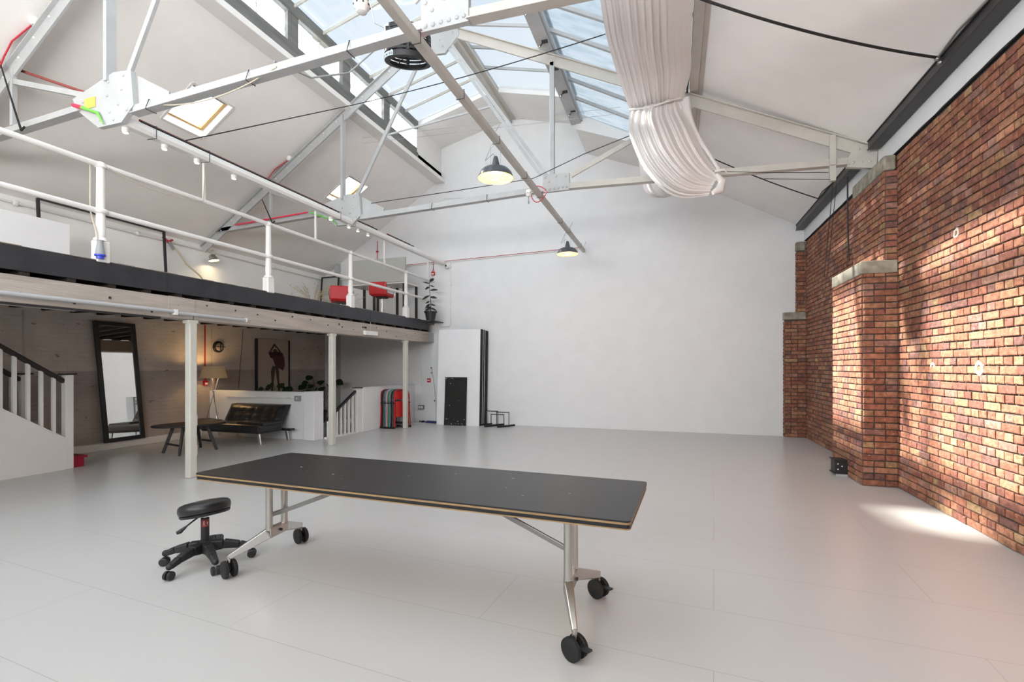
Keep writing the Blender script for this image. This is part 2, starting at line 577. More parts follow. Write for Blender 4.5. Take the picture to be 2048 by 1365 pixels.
# ------------------------------------------------------------------ floor with the stairwell left open
mb = MB()
SW = (-8.35, -6.5, 7.77, YB)
for x0, x1, y0, y1 in ((-9.6, 2.9, YF - 0.3, SW[2]), (SW[1], 2.9, SW[2], YB + 0.3), (-9.6, SW[0], SW[2], YB + 0.3)):
    mb.box(x0, x1, y0, y1, -0.12, 0)
struct(mb, 'floor', M['floor'], recalc=False)
mb = MB()
mb.box(SW[0] - 0.1, SW[0], SW[2], YB, -2.6, -0.12)
mb.box(SW[0], SW[1], SW[2] - 0.1, SW[2], -2.6, -0.12)
mb.box(SW[1], SW[1] + 0.1, SW[2], YB, -2.6, -0.12)
mb.box(SW[0], SW[1], YB - 0.02, YB + 0.1, -2.6, -0.12)
mb.box(SW[0] - 0.1, SW[1] + 0.1, SW[2] - 0.1, YB, -2.7, -2.6)
struct(mb, 'wall_stairwell', M['plaster'])

# ------------------------------------------------------------------ walls
mb = MB()
mb.plate_xz([(-9.6, -0.0), (2.8, -0.0), (2.8, 4.3), (CR, 7.05), (RX, 7.6), (CL, 7.1), (-9.6, 4.1)], YB, YB + 0.25)
struct(mb, 'wall_back', M['plaster'])
mb = MB()
mb.box(XL - 0.3, XL, YF, YB, ZDECK, 4.2)
struct(mb, 'wall_left_upper', M['bright_plaster'])
mb = MB()
mb.box(XL - 0.3, XL, YF, YB, -0.0, ZDECK)
struct(mb, 'wall_left_lower', M['painted_brick'])
mb = MB()
mb.box(XL, XL + 0.10, 4.45, 7.53, 0, 0.125)
struct(mb, 'baseboard_left', M['white_paint'], bevel=0.01)

# front wall behind the camera with tall window openings
mb = MB()
wins = [(-8.2, -6.0), (-5.2, -3.0), (-2.2, 0.0), (0.6, 2.0)]
xs = [-9.6] + [x for w in wins for x in w] + [2.8]
for i in range(0, len(xs), 2):
    mb.box(xs[i], xs[i + 1], YF - 0.3, YF, 0, 4.2)
for a, b_ in wins:
    mb.box(a, b_, YF - 0.3, YF, 0, 0.9)
    mb.box(a, b_, YF - 0.3, YF, 3.5, 4.2)
mb.plate_xz([(-9.6, 4.2), (2.8, 4.2), (CR, 7.05), (RX, 7.6), (CL, 7.1)], YF - 0.3, YF)
struct(mb, 'wall_front', M['plaster'])
for n, (a, b_) in enumerate(wins):
    mb = MB()
    for x in (a + 0.03, (a + b_) / 2, b_ - 0.03):
        mb.box(x - 0.03, x + 0.03, YF - 0.18, YF - 0.12, 0.9, 3.5)
    for z in (0.93, 1.8, 2.65, 3.47):
        mb.box(a, b_, YF - 0.18, YF - 0.12, z - 0.03, z + 0.03)
    w = struct(mb, 'window_%d' % (n + 1), M['white_paint'])
    g = MB()
    g.box(a, b_, YF - 0.152, YF - 0.148, 0.9, 3.5)
    g.build('pane', M['glass'], w)

# ------------------------------------------------------------------ brick wall on the right, English bond, each brick in relief
rng = random.Random(7)
PAL = [((0.32, 0.125, 0.075), 30), ((0.36, 0.16, 0.095), 30), ((0.26, 0.10, 0.07), 18), ((0.39, 0.19, 0.11), 16),
       ((0.22, 0.105, 0.085), 12), ((0.37, 0.20, 0.11), 9), ((0.38, 0.24, 0.13), 4), ((0.34, 0.18, 0.135), 12)]
PW = sum(w for _, w in PAL)
def pick():
    t = rng.random() * PW
    for c, w in PAL:
        t -= w
        if t <= 0: break
    k = 0.85 + rng.random() * 0.3
    return tuple(min(1, a * k) for a in c)

class Bricks(MB):
    def one(self, o, u, n, a0, a1, z0, z1, depth=0.017):
        """a brick face between a0..a1 along u and z0..z1, standing out along n"""
        o, u, n = V(o), V(u), V(n)
        if a1 - a0 < 0.02: return
        j = lambda s: (rng.random() - 0.5) * s
        ch = 0.0045
        corners = [(a0, z0), (a1, z0), (a1, z1), (a0, z1)]
        dj = j(0.006)
        back = [o + u * a + V((0, 0, z)) - n * 0.004 for a, z in corners]
        mid = [o + u * (a + j(0.005)) + V((0, 0, z + j(0.005))) + n * (depth - 0.004 + dj) for a, z in corners]
        fr = []
        for (a, z), m_ in zip(corners, mid):
            ca = ch * (1 + rng.random()) * (1 if a == a0 else -1)
            cz = ch * (1 + rng.random()) * (1 if z == z0 else -1)
            fr.append(m_ + u * ca + V((0, 0, cz)) + n * (0.004 + j(0.003)))
        fs = [(8, 9, 10, 11)]
        for k in range(4):
            l = (k + 1) % 4
            fs += [(k, l, 4 + l, 4 + k), (4 + k, 4 + l, 8 + l, 8 + k)]
        self.add(back + mid + fr, fs)
        self.c += [pick()] * len(fs)
    def face(self, o, u, n, length, z0, z1, par=0, L=0.225, H=0.1125):
        """fill a rectangle with alternate header and stretcher courses"""
        r = 0
        z = z0
        while z < z1 - 0.03:
            header = (r + par) % 2
            st = H if header else L
            a = -(0.056 if header else 0.0) if length > 1 else 0.0
            if length < 1:
                a = 0
            x = a
            while x < length - 0.004:
                w = st * (1 + (rng.random() - 0.5) * 0.03)
                if length < 1 and not header and r % 4 >= 2 and x == 0:
                    w = H
                a0, a1 = max(0, x), min(length, x + w)
                if length - a1 < 0.045: a1 = length
                self.one(o, u, n, a0 + 0.006, a1 - 0.006, z + 0.0065, min(z + 0.0685, z1))
                x = x + w if a1 < length else length
            z += 0.075
            r += 1
    def finish(self, name, **kw):
        o = self.build(name, M['brick'], recalc=False, **kw)
        at = o.data.color_attributes.new('brick', 'FLOAT_COLOR', 'CORNER')
        li = 0
        for p in o.data.polygons:
            c = self.c[p.index]
            for _ in p.loop_indices:
                at.data[_].color = (*c, 1)
        return o

ZBT = 3.93
bk = Bricks()
bk.face((XR, 11.0, 0), (0, -1, 0), (-1, 0, 0), 11.0 - 2.0, 0, ZBT, 0)
wr = tag(bk.finish('wall_right'), kind='structure')
mb = MB()
mb.box(XR, XR + 0.3, YF, YB, 0, ZBT - 0.02)
o = mb.build('mortar_bed', M['mortar'], wr)
# far end has no brick relief behind the camera: plain continuation of the same bond
mb = MB()
mb.box(XR - 0.03, XR + 0.3, YF, YB, ZBT, 4.32)
struct(mb, 'trim_1', M['plaster'])
# flaked mortar line on top of the bricks
mb = MB()
prev = 0
n = 60
pts_t = [(11.0 - i * 9.0 / n, ZBT - 0.006 + rng.random() * 0.012) for i in range(n + 1)]
for (y0, z0), (y1, z1) in zip(pts_t[:-1], pts_t[1:]):
    mb.add([(XR - 0.034, y0, ZBT - 0.012), (XR - 0.034, y1, ZBT - 0.012), (XR - 0.034, y1, z1), (XR - 0.034, y0, z0),
            (XR, y0, ZBT - 0.012), (XR, y1, ZBT - 0.012), (XR, y1, z1), (XR, y0, z0)],
           [(0, 1, 2, 3), (0, 4, 5, 1), (3, 2, 6, 7)])
mb.build('ragged_top_edge', M['black_plastic'], wr)

def pier(x0, y0, y1, ztop, capz, xu, yu1, label):
    """stepped buttress: wide lower part with a stone cap, slim upper part with its own cap"""
    t = thing('brick_pier', label, 'brick pier', ((x0 + XR) / 2, (y0 + y1) / 2, 0))
    b = Bricks()
    b.face((x0, y1, 0), (0, -1, 0), (-1, 0, 0), y1 - y0, 0, ztop, 1)
    b.face((x0, y0, 0), (1, 0, 0), (0, -1, 0), XR - x0 - 0.012, 0, ztop, 0)
    b.face((xu, yu1, capz), (0, -1, 0), (-1, 0, 0), yu1 - y0, capz, 3.72, 1) if False else None
    lw = b.finish('lower_brickwork', parent=t)
    m_ = MB()
    m_.box(x0 + 0.001, XR - 0.001, y0 + 0.001, y1, 0, ztop)
    m_.build('mortar_core', M['mortar'], lw)
    cp = MB()
    cp.box(x0 - 0.022, XR - 0.016, y0 - 0.022, y1 + 0.02, ztop + 0.003, capz)
    cp.build('stone_cap', M['stone'], t, bevel=0.012)
    b = Bricks()
    b.face((xu, yu1, capz), (0, -1, 0), (-1, 0, 0), yu1 - y0, 0, 3.72 - capz, 1)
    b.face((xu, y0, capz), (1, 0, 0), (0, -1, 0), XR - xu - 0.012, 0, 3.72 - capz, 1)
    up = b.finish('upper_brickwork', parent=t)
    m_ = MB()
    m_.box(xu + 0.001, XR - 0.001, y0 + 0.001, yu1, capz, 3.72)
    m_.build('mortar_core', M['mortar'], up)
    cp = MB()
    cp.box(xu - 0.022, XR - 0.034, y0 - 0.022, yu1 + 0.02, 3.723, 3.90)
    cp.build('top_stone', M['stone'], t, bevel=0.02)
    return t
pier(2.12, 6.80, 7.90, 2.515, 2.67, 2.345, 7.83, 'big stepped red brick pier catching sun on its left face, right of the room')
pier(2.09, 10.955, 11.05, 2.35, 2.50, 2.31, 11.05, 'shadowed narrow brick pier in the far right corner against the white wall')
# round pale mortar patches on the wall
def patch_ring(y, z, r):
    m_ = MB()
    pts = [(y + r * math.cos(a) * (0.8 + 0.3 * rng.random()), z + r * math.sin(a) * (0.8 + 0.35 * rng.random())) for a in [2 * math.pi * k / 14 for k in range(14)]]
    inn = [(y + (p - y) * 0.5, z + (q - z) * 0.5) for p, q in pts]
    x1, x0 = XR - 0.019, XR - 0.004
    vs = [(x1, *p) for p in pts] + [(x1, *p) for p in inn] + [(x0, *p) for p in pts] + [(x0, *p) for p in inn]
    fs = []
    for k in range(14):
        l = (k + 1) % 14
        fs += [(k, l, 14 + l, 14 + k), (k, 28 + k, 28 + l, l), (14 + k, 14 + l, 42 + l, 42 + k)]
    m_.add(vs, fs)
    m_.build('mortar_patch', M['patch'], wr)
for y, z, r in ((5.98, 1.41, 0.05), (5.19, 1.40, 0.065), (5.55, 2.65, 0.05), (8.15, 1.40, 0.05), (8.75, 1.40, 0.05)):
    patch_ring(y, z, r)

# ------------------------------------------------------------------ roof
TH = 0.14
def slab(mb, x0, x1, zf, y0, y1, th=TH):
    mb.add([(x0, y0, zf(x0)), (x1, y0, zf(x1)), (x1, y1, zf(x1)), (x0, y1, zf(x0)),
            (x0, y0, zf(x0) + th), (x1, y0, zf(x1) + th), (x1, y1, zf(x1) + th), (x0, y1, zf(x0) + th)],
           [(0, 3, 2, 1), (4, 5, 6, 7), (0, 1, 5, 4), (2, 3, 7, 6), (0, 4, 7, 3), (1, 2, 6, 5)])
RWY = [(1.35, 2.10), (5.17, 5.86), (8.74, 9.43)]
RWX = (-7.28, -6.63)
mb = MB()
XE = -9.6
slab(mb, XE, RWX[0], zL, YF, YB)
slab(mb, RWX[1], CL, zL, YF, YB)
ys = [YF] + [y for p in RWY for y in p] + [YB]
for i in range(0, len(ys), 2):
    slab(mb, RWX[0], RWX[1], zL, ys[i], ys[i + 1])
struct(mb, 'ceiling', M['ceiling'], recalc=False)
GXR = 0.21      # right edge of the lower glazing
mb = MB()
slab(mb, GXR, 2.9, zR, YF, YB)
struct(mb, 'ceiling_right', M['ceiling'], recalc=False)
# white end soffits of the lantern next to the far wall
mb = MB()
YS = 9.84
for x0, x1, zf in ((CL, RX, zUL), (RX, CR, zUR)):
    mb.add([(x0, YS, zf(x0) - 0.07), (x1, YS, zf(x1) - 0.07), (x1, YB, zf(x1) - 0.06), (x0, YB, zf(x0) - 0.06),
            (x0, YS, zf(x0) + 0.08), (x1, YS, zf(x1) + 0.08), (x1, YB, zf(x1) + 0.1), (x0, YB, zf(x0) + 0.1)],
           [(0, 3, 2, 1), (4, 5, 6, 7), (0, 1, 5, 4), (2, 3, 7, 6), (0, 4, 7, 3), (1, 2, 6, 5)])
mb.box(CL - 0.2, CL, YS - 0.02, YB, 6.10, 7.1)
zb = lambda x: 6.30 - 0.39 * (x + 1.93)
mb.add([(CR, YS, zb(CR)), (-0.2, YS, zb(-0.2)), (-0.2, YB, zb(-0.2)), (CR, YB, zb(CR)),
        (CR, YS, 7.05), (CR, YB, 7.05), (-0.2, YS, zR(-0.2) + 0.1), (-0.2, YB, zR(-0.2) + 0.1), (CR + 0.02, YS, zR(CR) + 0.02), (CR + 0.02, YB, zR(CR) + 0.02)],
       [(0, 3, 2, 1), (0, 1, 6, 8, 4), (3, 5, 9, 7, 2), (0, 4, 5, 3), (1, 2, 7, 6), (8, 6, 7, 9), (4, 8, 9, 5)])
slab(mb, -0.25, GXR, zR, YS, YB)
struct(mb, 'trim_2', M['soffit'])

# left clerestory: grey timber frame with slim glazing bars
mb = MB()
mb.box(CL - 0.10, CL + 0.03, YF, YS, 6.16, 6.33)
mb.box(CL - 0.08, CL, YF, YS, 6.33, 6.44)
mb.box(CL - 0.08, CL + 0.03, YF, YS, 6.87, 7.05)
mulls = [9.93 - 1.29 * k for k in range(11)]
for y in [8.60 - 1.29 * k for k in range(10)]:
    mb.box(CL - 0.08, CL + 0.012, y - 0.11, y + 0.11, 6.33, 6.9)
w5 = struct(mb, 'window_5', M['grey_timber'], bevel=0.006)
g = MB()
g.box(CL - 0.055, CL - 0.05, YF, 6.50, 6.40, 6.90)
g.box(CL - 0.055, CL - 0.05, 7.22, YS, 6.40, 6.90)
g.build('obscured_panes', M['obscured_glass'], w5)  # panes made diffusing to keep extra sun patches off the floor
g = MB()
g.box(CL - 0.055, CL - 0.05, 6.50, 7.22, 6.40, 6.90)
g.build('clear_pane', M['glass'], w5)
g = MB()
for k in range(10):
    yc = 8.60 - 1.29 * k + 0.645
    if yc > YS: continue
    g.box(CL - 0.066, CL - 0.045, yc - 0.01, yc + 0.01, 6.44, 6.87)
for z in (6.57, 6.60):
    g.box(CL - 0.062, CL - 0.045, YF, YS, z, z + 0.008)
g.build('glazing_bars', M['white_paint'], w5)
mb = MB()
mb.box(CL - 0.16, CL + 0.10, YF, YB, 6.06, 6.155)
struct(mb, 'trim_3', M['soffit'], bevel=0.008)

# upper lantern glazing, left and right of the ridge
def glazing(name, x0, x1, zf, y0, y1, bars, barw, glass, barmat, gcol=None):
    fr = MB()
    fr.bar((x0, y0, zf(x0)), (x0, y1, zf(x0)), 0.05, 0.05)
    fr.bar((x1, y0, zf(x1)), (x1, y1, zf(x1)), 0.05, 0.05)
    for y in bars:
        fr.bar((x0, y, zf(x0) + 0.0), (x1, y, zf(x1) + 0.0), barw, 0.05)
    w = struct(fr, name, barmat)
    g = MB()
    g.hexa([(x0, y0, zf(x0) + 0.03), (x1, y0, zf(x1) + 0.03), (x1, y1, zf(x1) + 0.03), (x0, y1, zf(x0) + 0.03)],
           [(x0, y0, zf(x0) + 0.036), (x1, y0, zf(x1) + 0.036), (x1, y1, zf(x1) + 0.036), (x0, y1, zf(x0) + 0.036)])
    g.build('pane', glass, w)
    return w
glazing('window_6', CL, RX - 0.1, zUL, YF, YS, [9.28 - 0.65 * k for k in range(20)], 0.025, M['wired_glass'], M['truss_cream'])
glazing('window_7', RX + 0.1, CR, zUR, YF, YS, [9.04 - 0.65 * k for k in range(20)], 0.035, M['wired_glass'], M['truss'])
glazing('window_8', CR, GXR, zR, YF, YS, [9.10 - 0.65 * k for k in range(20)], 0.05, M['dirty_glass'], M['truss'])
mb = MB()
mb.box(RX - 0.13, RX + 0.12, YF, YB - 0.005, 7.36, 7.47)
mb.box(RX - 0.03, RX + 0.03, YF, YB - 0.005, 7.28, 7.36)
struct(mb, 'trim_4', M['truss_cream'], bevel=0.006)
mb = MB()
mb.box(CR - 0.10, CR + 0.10, YF, YS + 0.03, 6.40, 6.50)
mb.box(CR - 0.09, CR - 0.03, YF, YS + 0.03, 6.50, 7.0)
mb.box(CR + 0.10, CR + 0.14, YF, YS, 6.44, 6.52)
struct(mb, 'trim_5', M['truss'], bevel=0.005)
# little black catches along that beam
for k in range(7):
    y = 9.3 - k * 0.72
    m_ = MB()
    m_.box(CR + 0.0, CR + 0.09, y, y + 0.05, 6.375, 6.40)
    m_.bar((CR + 0.02, y + 0.02, 6.385), (CR - 0.05, y + 0.07, 6.35), 0.015, 0.015)
    tag(m_.build('window_catch', M['black_steel']), 'small black metal catch under the white lantern beam, number %s from its far end' % ['one', 'two', 'three', 'four', 'five', 'six', 'seven'][k], 'catch', 'black catches under the lantern beam')
# edge beam between lower glazing and solid ceiling
mb = MB()
mb.box(GXR - 0.02, GXR + 0.10, YF, YS, zR(GXR) - 0.12, zR(GXR) - 0.01)
mb.box(GXR + 0.10, GXR + 0.16, YF, YS, zR(GXR) - 0.10, zR(GXR) - 0.05)
struct(mb, 'trim_6', M['truss_cream'], bevel=0.005)
mb = MB()
mb.box(GXR - 0.06, GXR - 0.03, YF, 7.3, zR(GXR) - 0.13, zR(GXR) - 0.05)
tag(mb.build('curtain_track', M['black_steel']), 'black track bar beside the bunched white curtain overhead', 'track')

# roof windows in the left slope
for n, (y0, y1) in enumerate(RWY):
    t = MB()
    x0, x1 = RWX
    e = 0.03
    def q(x, y, d): return (x - 0.535 * d, y, zL(x) + 0.845 * d)
    for a, b_ in (((x0, y0), (x1, y0)), ((x0, y1), (x1, y1)), ((x0, y0), (x0, y1)), ((x1, y0), (x1, y1))):
        t.bar(q(a[0], a[1], 0.07), q(b_[0], b_[1], 0.07), 0.035, 0.16, up=(-0.535, 0, 0.845))
    w = struct(t, 'window_%d' % (9 + n), M['white_paint'])
    t = MB()
    xi0, xi1, yi0, yi1 = x0 + 0.06, x1 - 0.04, y0 + 0.03, y1 - 0.05
    for a, b_ in (((xi0, yi0), (xi1, yi0)), ((xi0, yi1), (xi1, yi1)), ((xi0, yi0), (xi0, yi1)), ((xi1, yi0), (xi1, yi1))):
        t.bar(q(a[0], a[1], 0.13), q(b_[0], b_[1], 0.13), 0.045, 0.06, up=(-0.535, 0, 0.845))
    t.build('pine_sash', M['pine'], w)
    t = MB()
    t.bar(q(x1 - 0.05, y0 + 0.08, 0.08), q(x1 - 0.05, y1 - 0.08, 0.08), 0.05, 0.03, up=(-0.535, 0, 0.845))
    t.build('control_bar', M['grey_plastic'], w)
    g = MB()
    c = [q(x0, y0, 0.16), q(x1, y0, 0.16), q(x1, y1, 0.16), q(x0, y1, 0.16)]
    c2 = [q(x0, y0, 0.165), q(x1, y0, 0.165), q(x1, y1, 0.165), q(x0, y1, 0.165)]
    g.hexa(c, c2)
    g.build('pane', M['frosted_glass'], w)

# ------------------------------------------------------------------ riveted roof trusses
def truss(yc, label, name='roof_truss'):
    t = thing(name, label, 'roof truss', (RX, yc, 4.0))
    def member(nm, p, q, depth, m_='truss', web=0.03, flange=0.12, ftop=True):
        b = MB()
        P, Q = V((p[0], yc, p[1])), V((q[0], yc, q[1]))
        d = (Q - P).normalized()
        up = V((0, 1, 0)).cross(d)
        if up.z < 0: up = -up
        off = -up * depth / 2
        b.bar(P + off, Q + off, web, depth, up=up)
        f = (-up * 0.006) if ftop else (-up * (depth - 0.006))
        b.bar(P + f, Q + f, flange, 0.012, up=up)
        return b.build(nm, M[m_], t, bevel=0.003)
    def flat(nm, p, q, w, thick=0.02, y=0.0, m_='truss'):
        b = MB()
        P, Q = V((p[0], yc + y, p[1])), V((q[0], yc + y, q[1]))
        b.bar(P, Q, thick, w, up=V((0, 1, 0)).cross((Q - P).normalized()))
        return b.build(nm, M[m_], t, bevel=0.002)
    member('rafter', (-3.78, 7.22), (2.44, 4.22), 0.15, 'truss_cream')
    member('rafter', (-3.82, 7.22), (-9.17, 3.87), 0.15)
    member('tie_bar', (2.15, 4.13), (-1.55, 4.25), 0.10, 'truss_cream', ftop=False, flange=0.10)
    member('tie_bar', (-1.95, 4.25), (-5.35, 4.14), 0.10, ftop=False, flange=0.10)
    member('tie_bar', (-6.15, 4.30), (-8.75, 4.20), 0.10, ftop=False, flange=0.10)
    member('queen_post', (-1.78, 4.40), (-1.78, 6.17), 0.075, flange=0.05)
    flat('queen_post', (-5.72, 4.45), (-5.72, 5.98), 0.05, 0.10)
    for dx in (0.0, 0.09):
        flat('diagonal_strut', (-3.72 + dx * .8, 6.95), (-2.0 + dx, 4.42), 0.055, y=0.0, m_='truss')
    flat('diagonal_strut', (-3.95, 7.0), (-5.47, 4.4), 0.06, 0.035)
    flat('diagonal_strut', (-1.52, 4.36), (0.3, 5.16), 0.07, 0.035, m_='truss_cream')
    flat('diagonal_strut', (-5.85, 4.30), (-7.4, 4.78), 0.06, 0.035)
    flat('hanger', (1.95, 4.44), (1.95, 3.84), 0.07, 0.06, y=-0.02, m_='truss_cream')
    flat('hanger', (-7.38, 4.92), (-7.38, 4.25), 0.05, 0.05)
    if yc > 5:
        flat('thin_brace', (-4.78, 5.5), (-2.78, 5.67), 0.03, 0.02, y=0.02)
    # gusset plates with rivet heads
    def gusset(poly, riv, m_='truss', th=0.05):
        b = MB()
        b.plate_xz(poly, yc - th / 2, yc + th / 2)
        for x, z in riv:
            b.ball((x, yc - th / 2, z), 0.019, 10, 8, (1, 0.7, 1))
        return b.build('gusset_plate', M[m_], t, smooth=True, angle=35)
    gusset([(-6.28, 4.36), (-6.2, 4.22), (-5.86, 3.98), (-5.50, 3.98), (-5.32, 4.13), (-5.36, 4.50), (-5.62, 4.53)],
           [(-6.1, 4.3), (-5.7, 4.44), (-5.47, 4.47), (-5.5, 4.33), (-5.72, 4.3), (-5.55, 4.18), (-5.68, 4.12), (-5.83, 4.06), (-5.42, 4.10), (-5.62, 4.03)])
    b = MB()
    b.plate_xz([(-5.34, 4.47), (-4.88, 4.22), (-4.9, 4.10), (-5.32, 4.16)], yc + 0.03, yc + 0.045)
    b.build('wing_plate', M['truss'], t)
    gusset([(-1.96, 4.43), (-1.54, 4.40), (-1.54, 4.14), (-1.96, 4.14)],
           [(-1.92, 4.37), (-1.75, 4.37), (-1.6, 4.35), (-1.86, 4.30), (-1.92, 4.18), (-1.85, 4.18), (-1.78, 4.185), (-1.71, 4.185), (-1.64, 4.19), (-1.58, 4.19)])
    gusset([(-4.3, 6.98), (-4.12, 6.72), (-3.66, 6.68), (-3.40, 6.93), (-3.42, 7.10), (-3.8, 7.28)],
           [(-4.1, 6.86), (-3.95, 6.97), (-3.82, 7.08), (-3.66, 7.06), (-3.52, 7.0), (-3.75, 6.92), (-3.9, 6.78), (-3.7, 6.8)])
    gusset([(2.2, 4.29), (2.45, 4.23), (2.43, 3.95), (2.11, 4.0), (2.12, 4.1)],
           [(2.24, 4.22), (2.36, 4.17), (2.18, 4.05), (2.27, 4.05), (2.36, 4.04)], 'truss_cream', 0.06)
    if name == 'roof_truss':
        # bolts along the left rafter
        b = MB()
        for k in range(16):
            f = 0.12 + k * 0.052
            x = -3.82 + (-9.17 + 3.82) * f
            z = 7.22 + (3.87 - 7.22) * f - 0.06
            b.ball((x, yc - 0.02, z), 0.014, 6, 4)
        tag(b.build('bolt_row', M['white_paint'], t, smooth=True), kind='stuff')
    return t
TA, TB = 3.52, 7.35
tA = truss(TA, 'near white steel roof truss above the table, yellow sticker on its left plate')
tB = truss(TB, 'farther white steel roof truss landing on the big brick pier')
# sticker and tapes on the left plates
for yc, par in ((TA, tA), (TB, tB)):
    b = MB()
    if yc == TA:
        b.box(-6.07, -5.9, yc - 0.032, yc - 0.027, 4.21, 4.32)
    else:
        b.plate_xz([(-6.02, 4.19), (-5.90, 4.19), (-5.95, 4.30)], yc - 0.032, yc - 0.027)
    b.build('yellow_sticker', M['yellow'], par)
b = MB()
b.tube([(-6.22, TA - 0.05, 4.27), (-6.08, TA - 0.05, 4.22)], 0.02)
b.build('red_tape', M['red_tape'], tA)
b = MB()
b.tube([(-6.08, TA - 0.05, 4.22), (-5.83, TA - 0.05, 4.12), (-5.74, TA - 0.05, 3.99)], [0.018, 0.016, 0.006])
b.build('green_tape', M['green_tape'], tA)
b = MB()
b.tube([(-8.19, TB - 0.08, 4.20), (-6.44, TB - 0.08, 4.27)], 0.014)
b.build('red_tape', M['red_tape'], tB)
b = MB()
b.tube([(-6.4, TB - 0.05, 4.27), (-5.9, TB - 0.05, 4.08), (-5.8, TB - 0.05, 3.97)], [0.016, 0.014, 0.005])
b.build('green_tape', M['green_tape'], tB)

for par, yc, xx in ((tA, TA, (-3.78, -2.66, -5.1)), (tB, TB, (-3.9, -2.9))):
    for x in xx:
        zt = 4.25 - 0.11 * max(0, (-1.95 - x)) / 3.4
        b = MB()
        b.tube([(x, yc - 0.055, zt - 0.108), (x, yc - 0.02, zt + 0.004), (x, yc + 0.02, zt + 0.004), (x, yc + 0.055, zt - 0.108)], 0.004, 5, closed=True)
        b.build('cable_tie', M['black_rope'], par)
# steel stanchion against the far wall, left of the desk
mb = MB()
mb.box(-8.80, -8.68, YB - 0.12, YB - 0.01, 0, 4.22)
tag(mb.build('steel_stanchion', M['truss'], bevel=0.004), 'grey steel stanchion standing against the far wall near its left corner', 'steel post')

# black eaves beams, one for each bay
def eaves(y0, y1, label):
    b = MB()
    b.box(2.31, 2.43, y0, y1, 4.165, 4.255)
    b.box(2.30, 2.44, y0, y1, 4.255, 4.27)
    b.box(2.30, 2.44, y0, y1, 4.15, 4.165)
    o = b.build('eaves_beam', M['black_steel'], bevel=0.004)
    return tag(o, label, 'steel beam')
eaves(YF + 0.1, TA - 0.12, 'black steel eaves beam overhead in the nearest bay, upper right corner')
eaves(TA + 0.12, TB - 0.12, 'black steel eaves beam running down to the right-hand foot of the farther truss')
eaves(TB + 0.12, YB - 0.005, 'black steel eaves beam between the brick pier and the far wall')

# central cream services rail
mb = MB()
mb.box(-2.015, -1.945, YF + 0.05, YB - 0.03, 4.03, 4.04)
mb.box(-2.015, -2.005, YF + 0.05, YB - 0.03, 4.04, 4.10)
mb.box(-1.955, -1.945, YF + 0.05, YB - 0.03, 4.04, 4.10)
rail = thing('services_rail', 'long cream steel channel rail running down the middle of the room under the trusses', 'rail', (-1.98, 5, 4.02))
mb.build('channel', M['truss_cream'], rail, bevel=0.003)
b = MB()
b.tube([(-1.97, y, 4.108 + 0.010 * math.sin(y * 5)) for y in [2.5 + 0.25 * k for k in range(32)]], 0.011, 6)
b.build('red_cable', M['red_wire'], rail)
b = MB()
for y in (3.45, 4.3, 5.3, 6.4, 7.2, 8.6, 9.3, 10.5):
    b.tube([(-2.022, y, 4.022), (-1.938, y, 4.022), (-1.938, y, 4.108), (-2.022, y, 4.108)], 0.004, 5, closed=True)
b.build('cable_tie', M['black_rope'], rail)
for y in (5.2, 9.3, 10.85):
    b = MB()
    b.tube([(-1.95, y, 4.12), (-1.90, y + 0.05, 4.24)], 0.004, 5)
    b.build('wire_end', M['grey_plastic'], rail)
b = MB()
pts = [(-1.98 + 0.12 * math.cos(a), 7.15 + 0.05 * math.sin(2 * a), 4.06 + 0.12 * math.sin(a)) for a in [2 * math.pi * k / 16 for k in range(16)]]
b.tube(pts, 0.007, 6, closed=True)
b.build('red_cable_loop', M['red_wire'], rail)

# left services beam over the loft edge
sb = thing('services_beam', 'white rounded steel beam running above the loft railing to the far wall', 'beam', (-5.56, 7, 4.0))
mb = MB()
prof = [(-5.62, 3.985), (-5.51, 3.975), (-5.49, 4.01), (-5.50, 4.05), (-5.52, 4.08), (-5.62, 4.09)]
mb.hexa([(x, TA + 0.03, z) for x, z in prof], [(x, YB - 0.01, z) for x, z in prof])
mb.build('beam_body', M['white_paint'], sb)
for y0, y1 in ((3.75, 7.05), (7.45, 8.2), (8.6, 9.6)):
    b = MB()
    b.tube([(-5.58, y0, 4.115), (-5.58, y1, 4.115)], 0.018, 8)
    b.build('dark_conduit', M['black_plastic'], sb)
    b = MB()
    b.tube([(-5.61, y0, 4.14), (-5.61, y1 - 0.1, 4.14)], 0.014, 8)
    b.build('red_conduit', M['dull_red'], sb)
for y in (3.85, 4.5, 7.0, 7.4):
    b = MB()
    b.tube([(-5.63, y, 4.13), (-5.49, y, 4.10), (-5.49, y, 3.965), (-5.63, y, 3.975)], 0.004, 5)
    b.build('cable_tie', M['black_rope'], sb)

b = MB()
b.tube([(-6.15, TA + 0.07, 4.44), (-7.45, TA + 0.07, 4.97)], 0.016, 8)
b.build('red_conduit', M['dull_red'], tA)
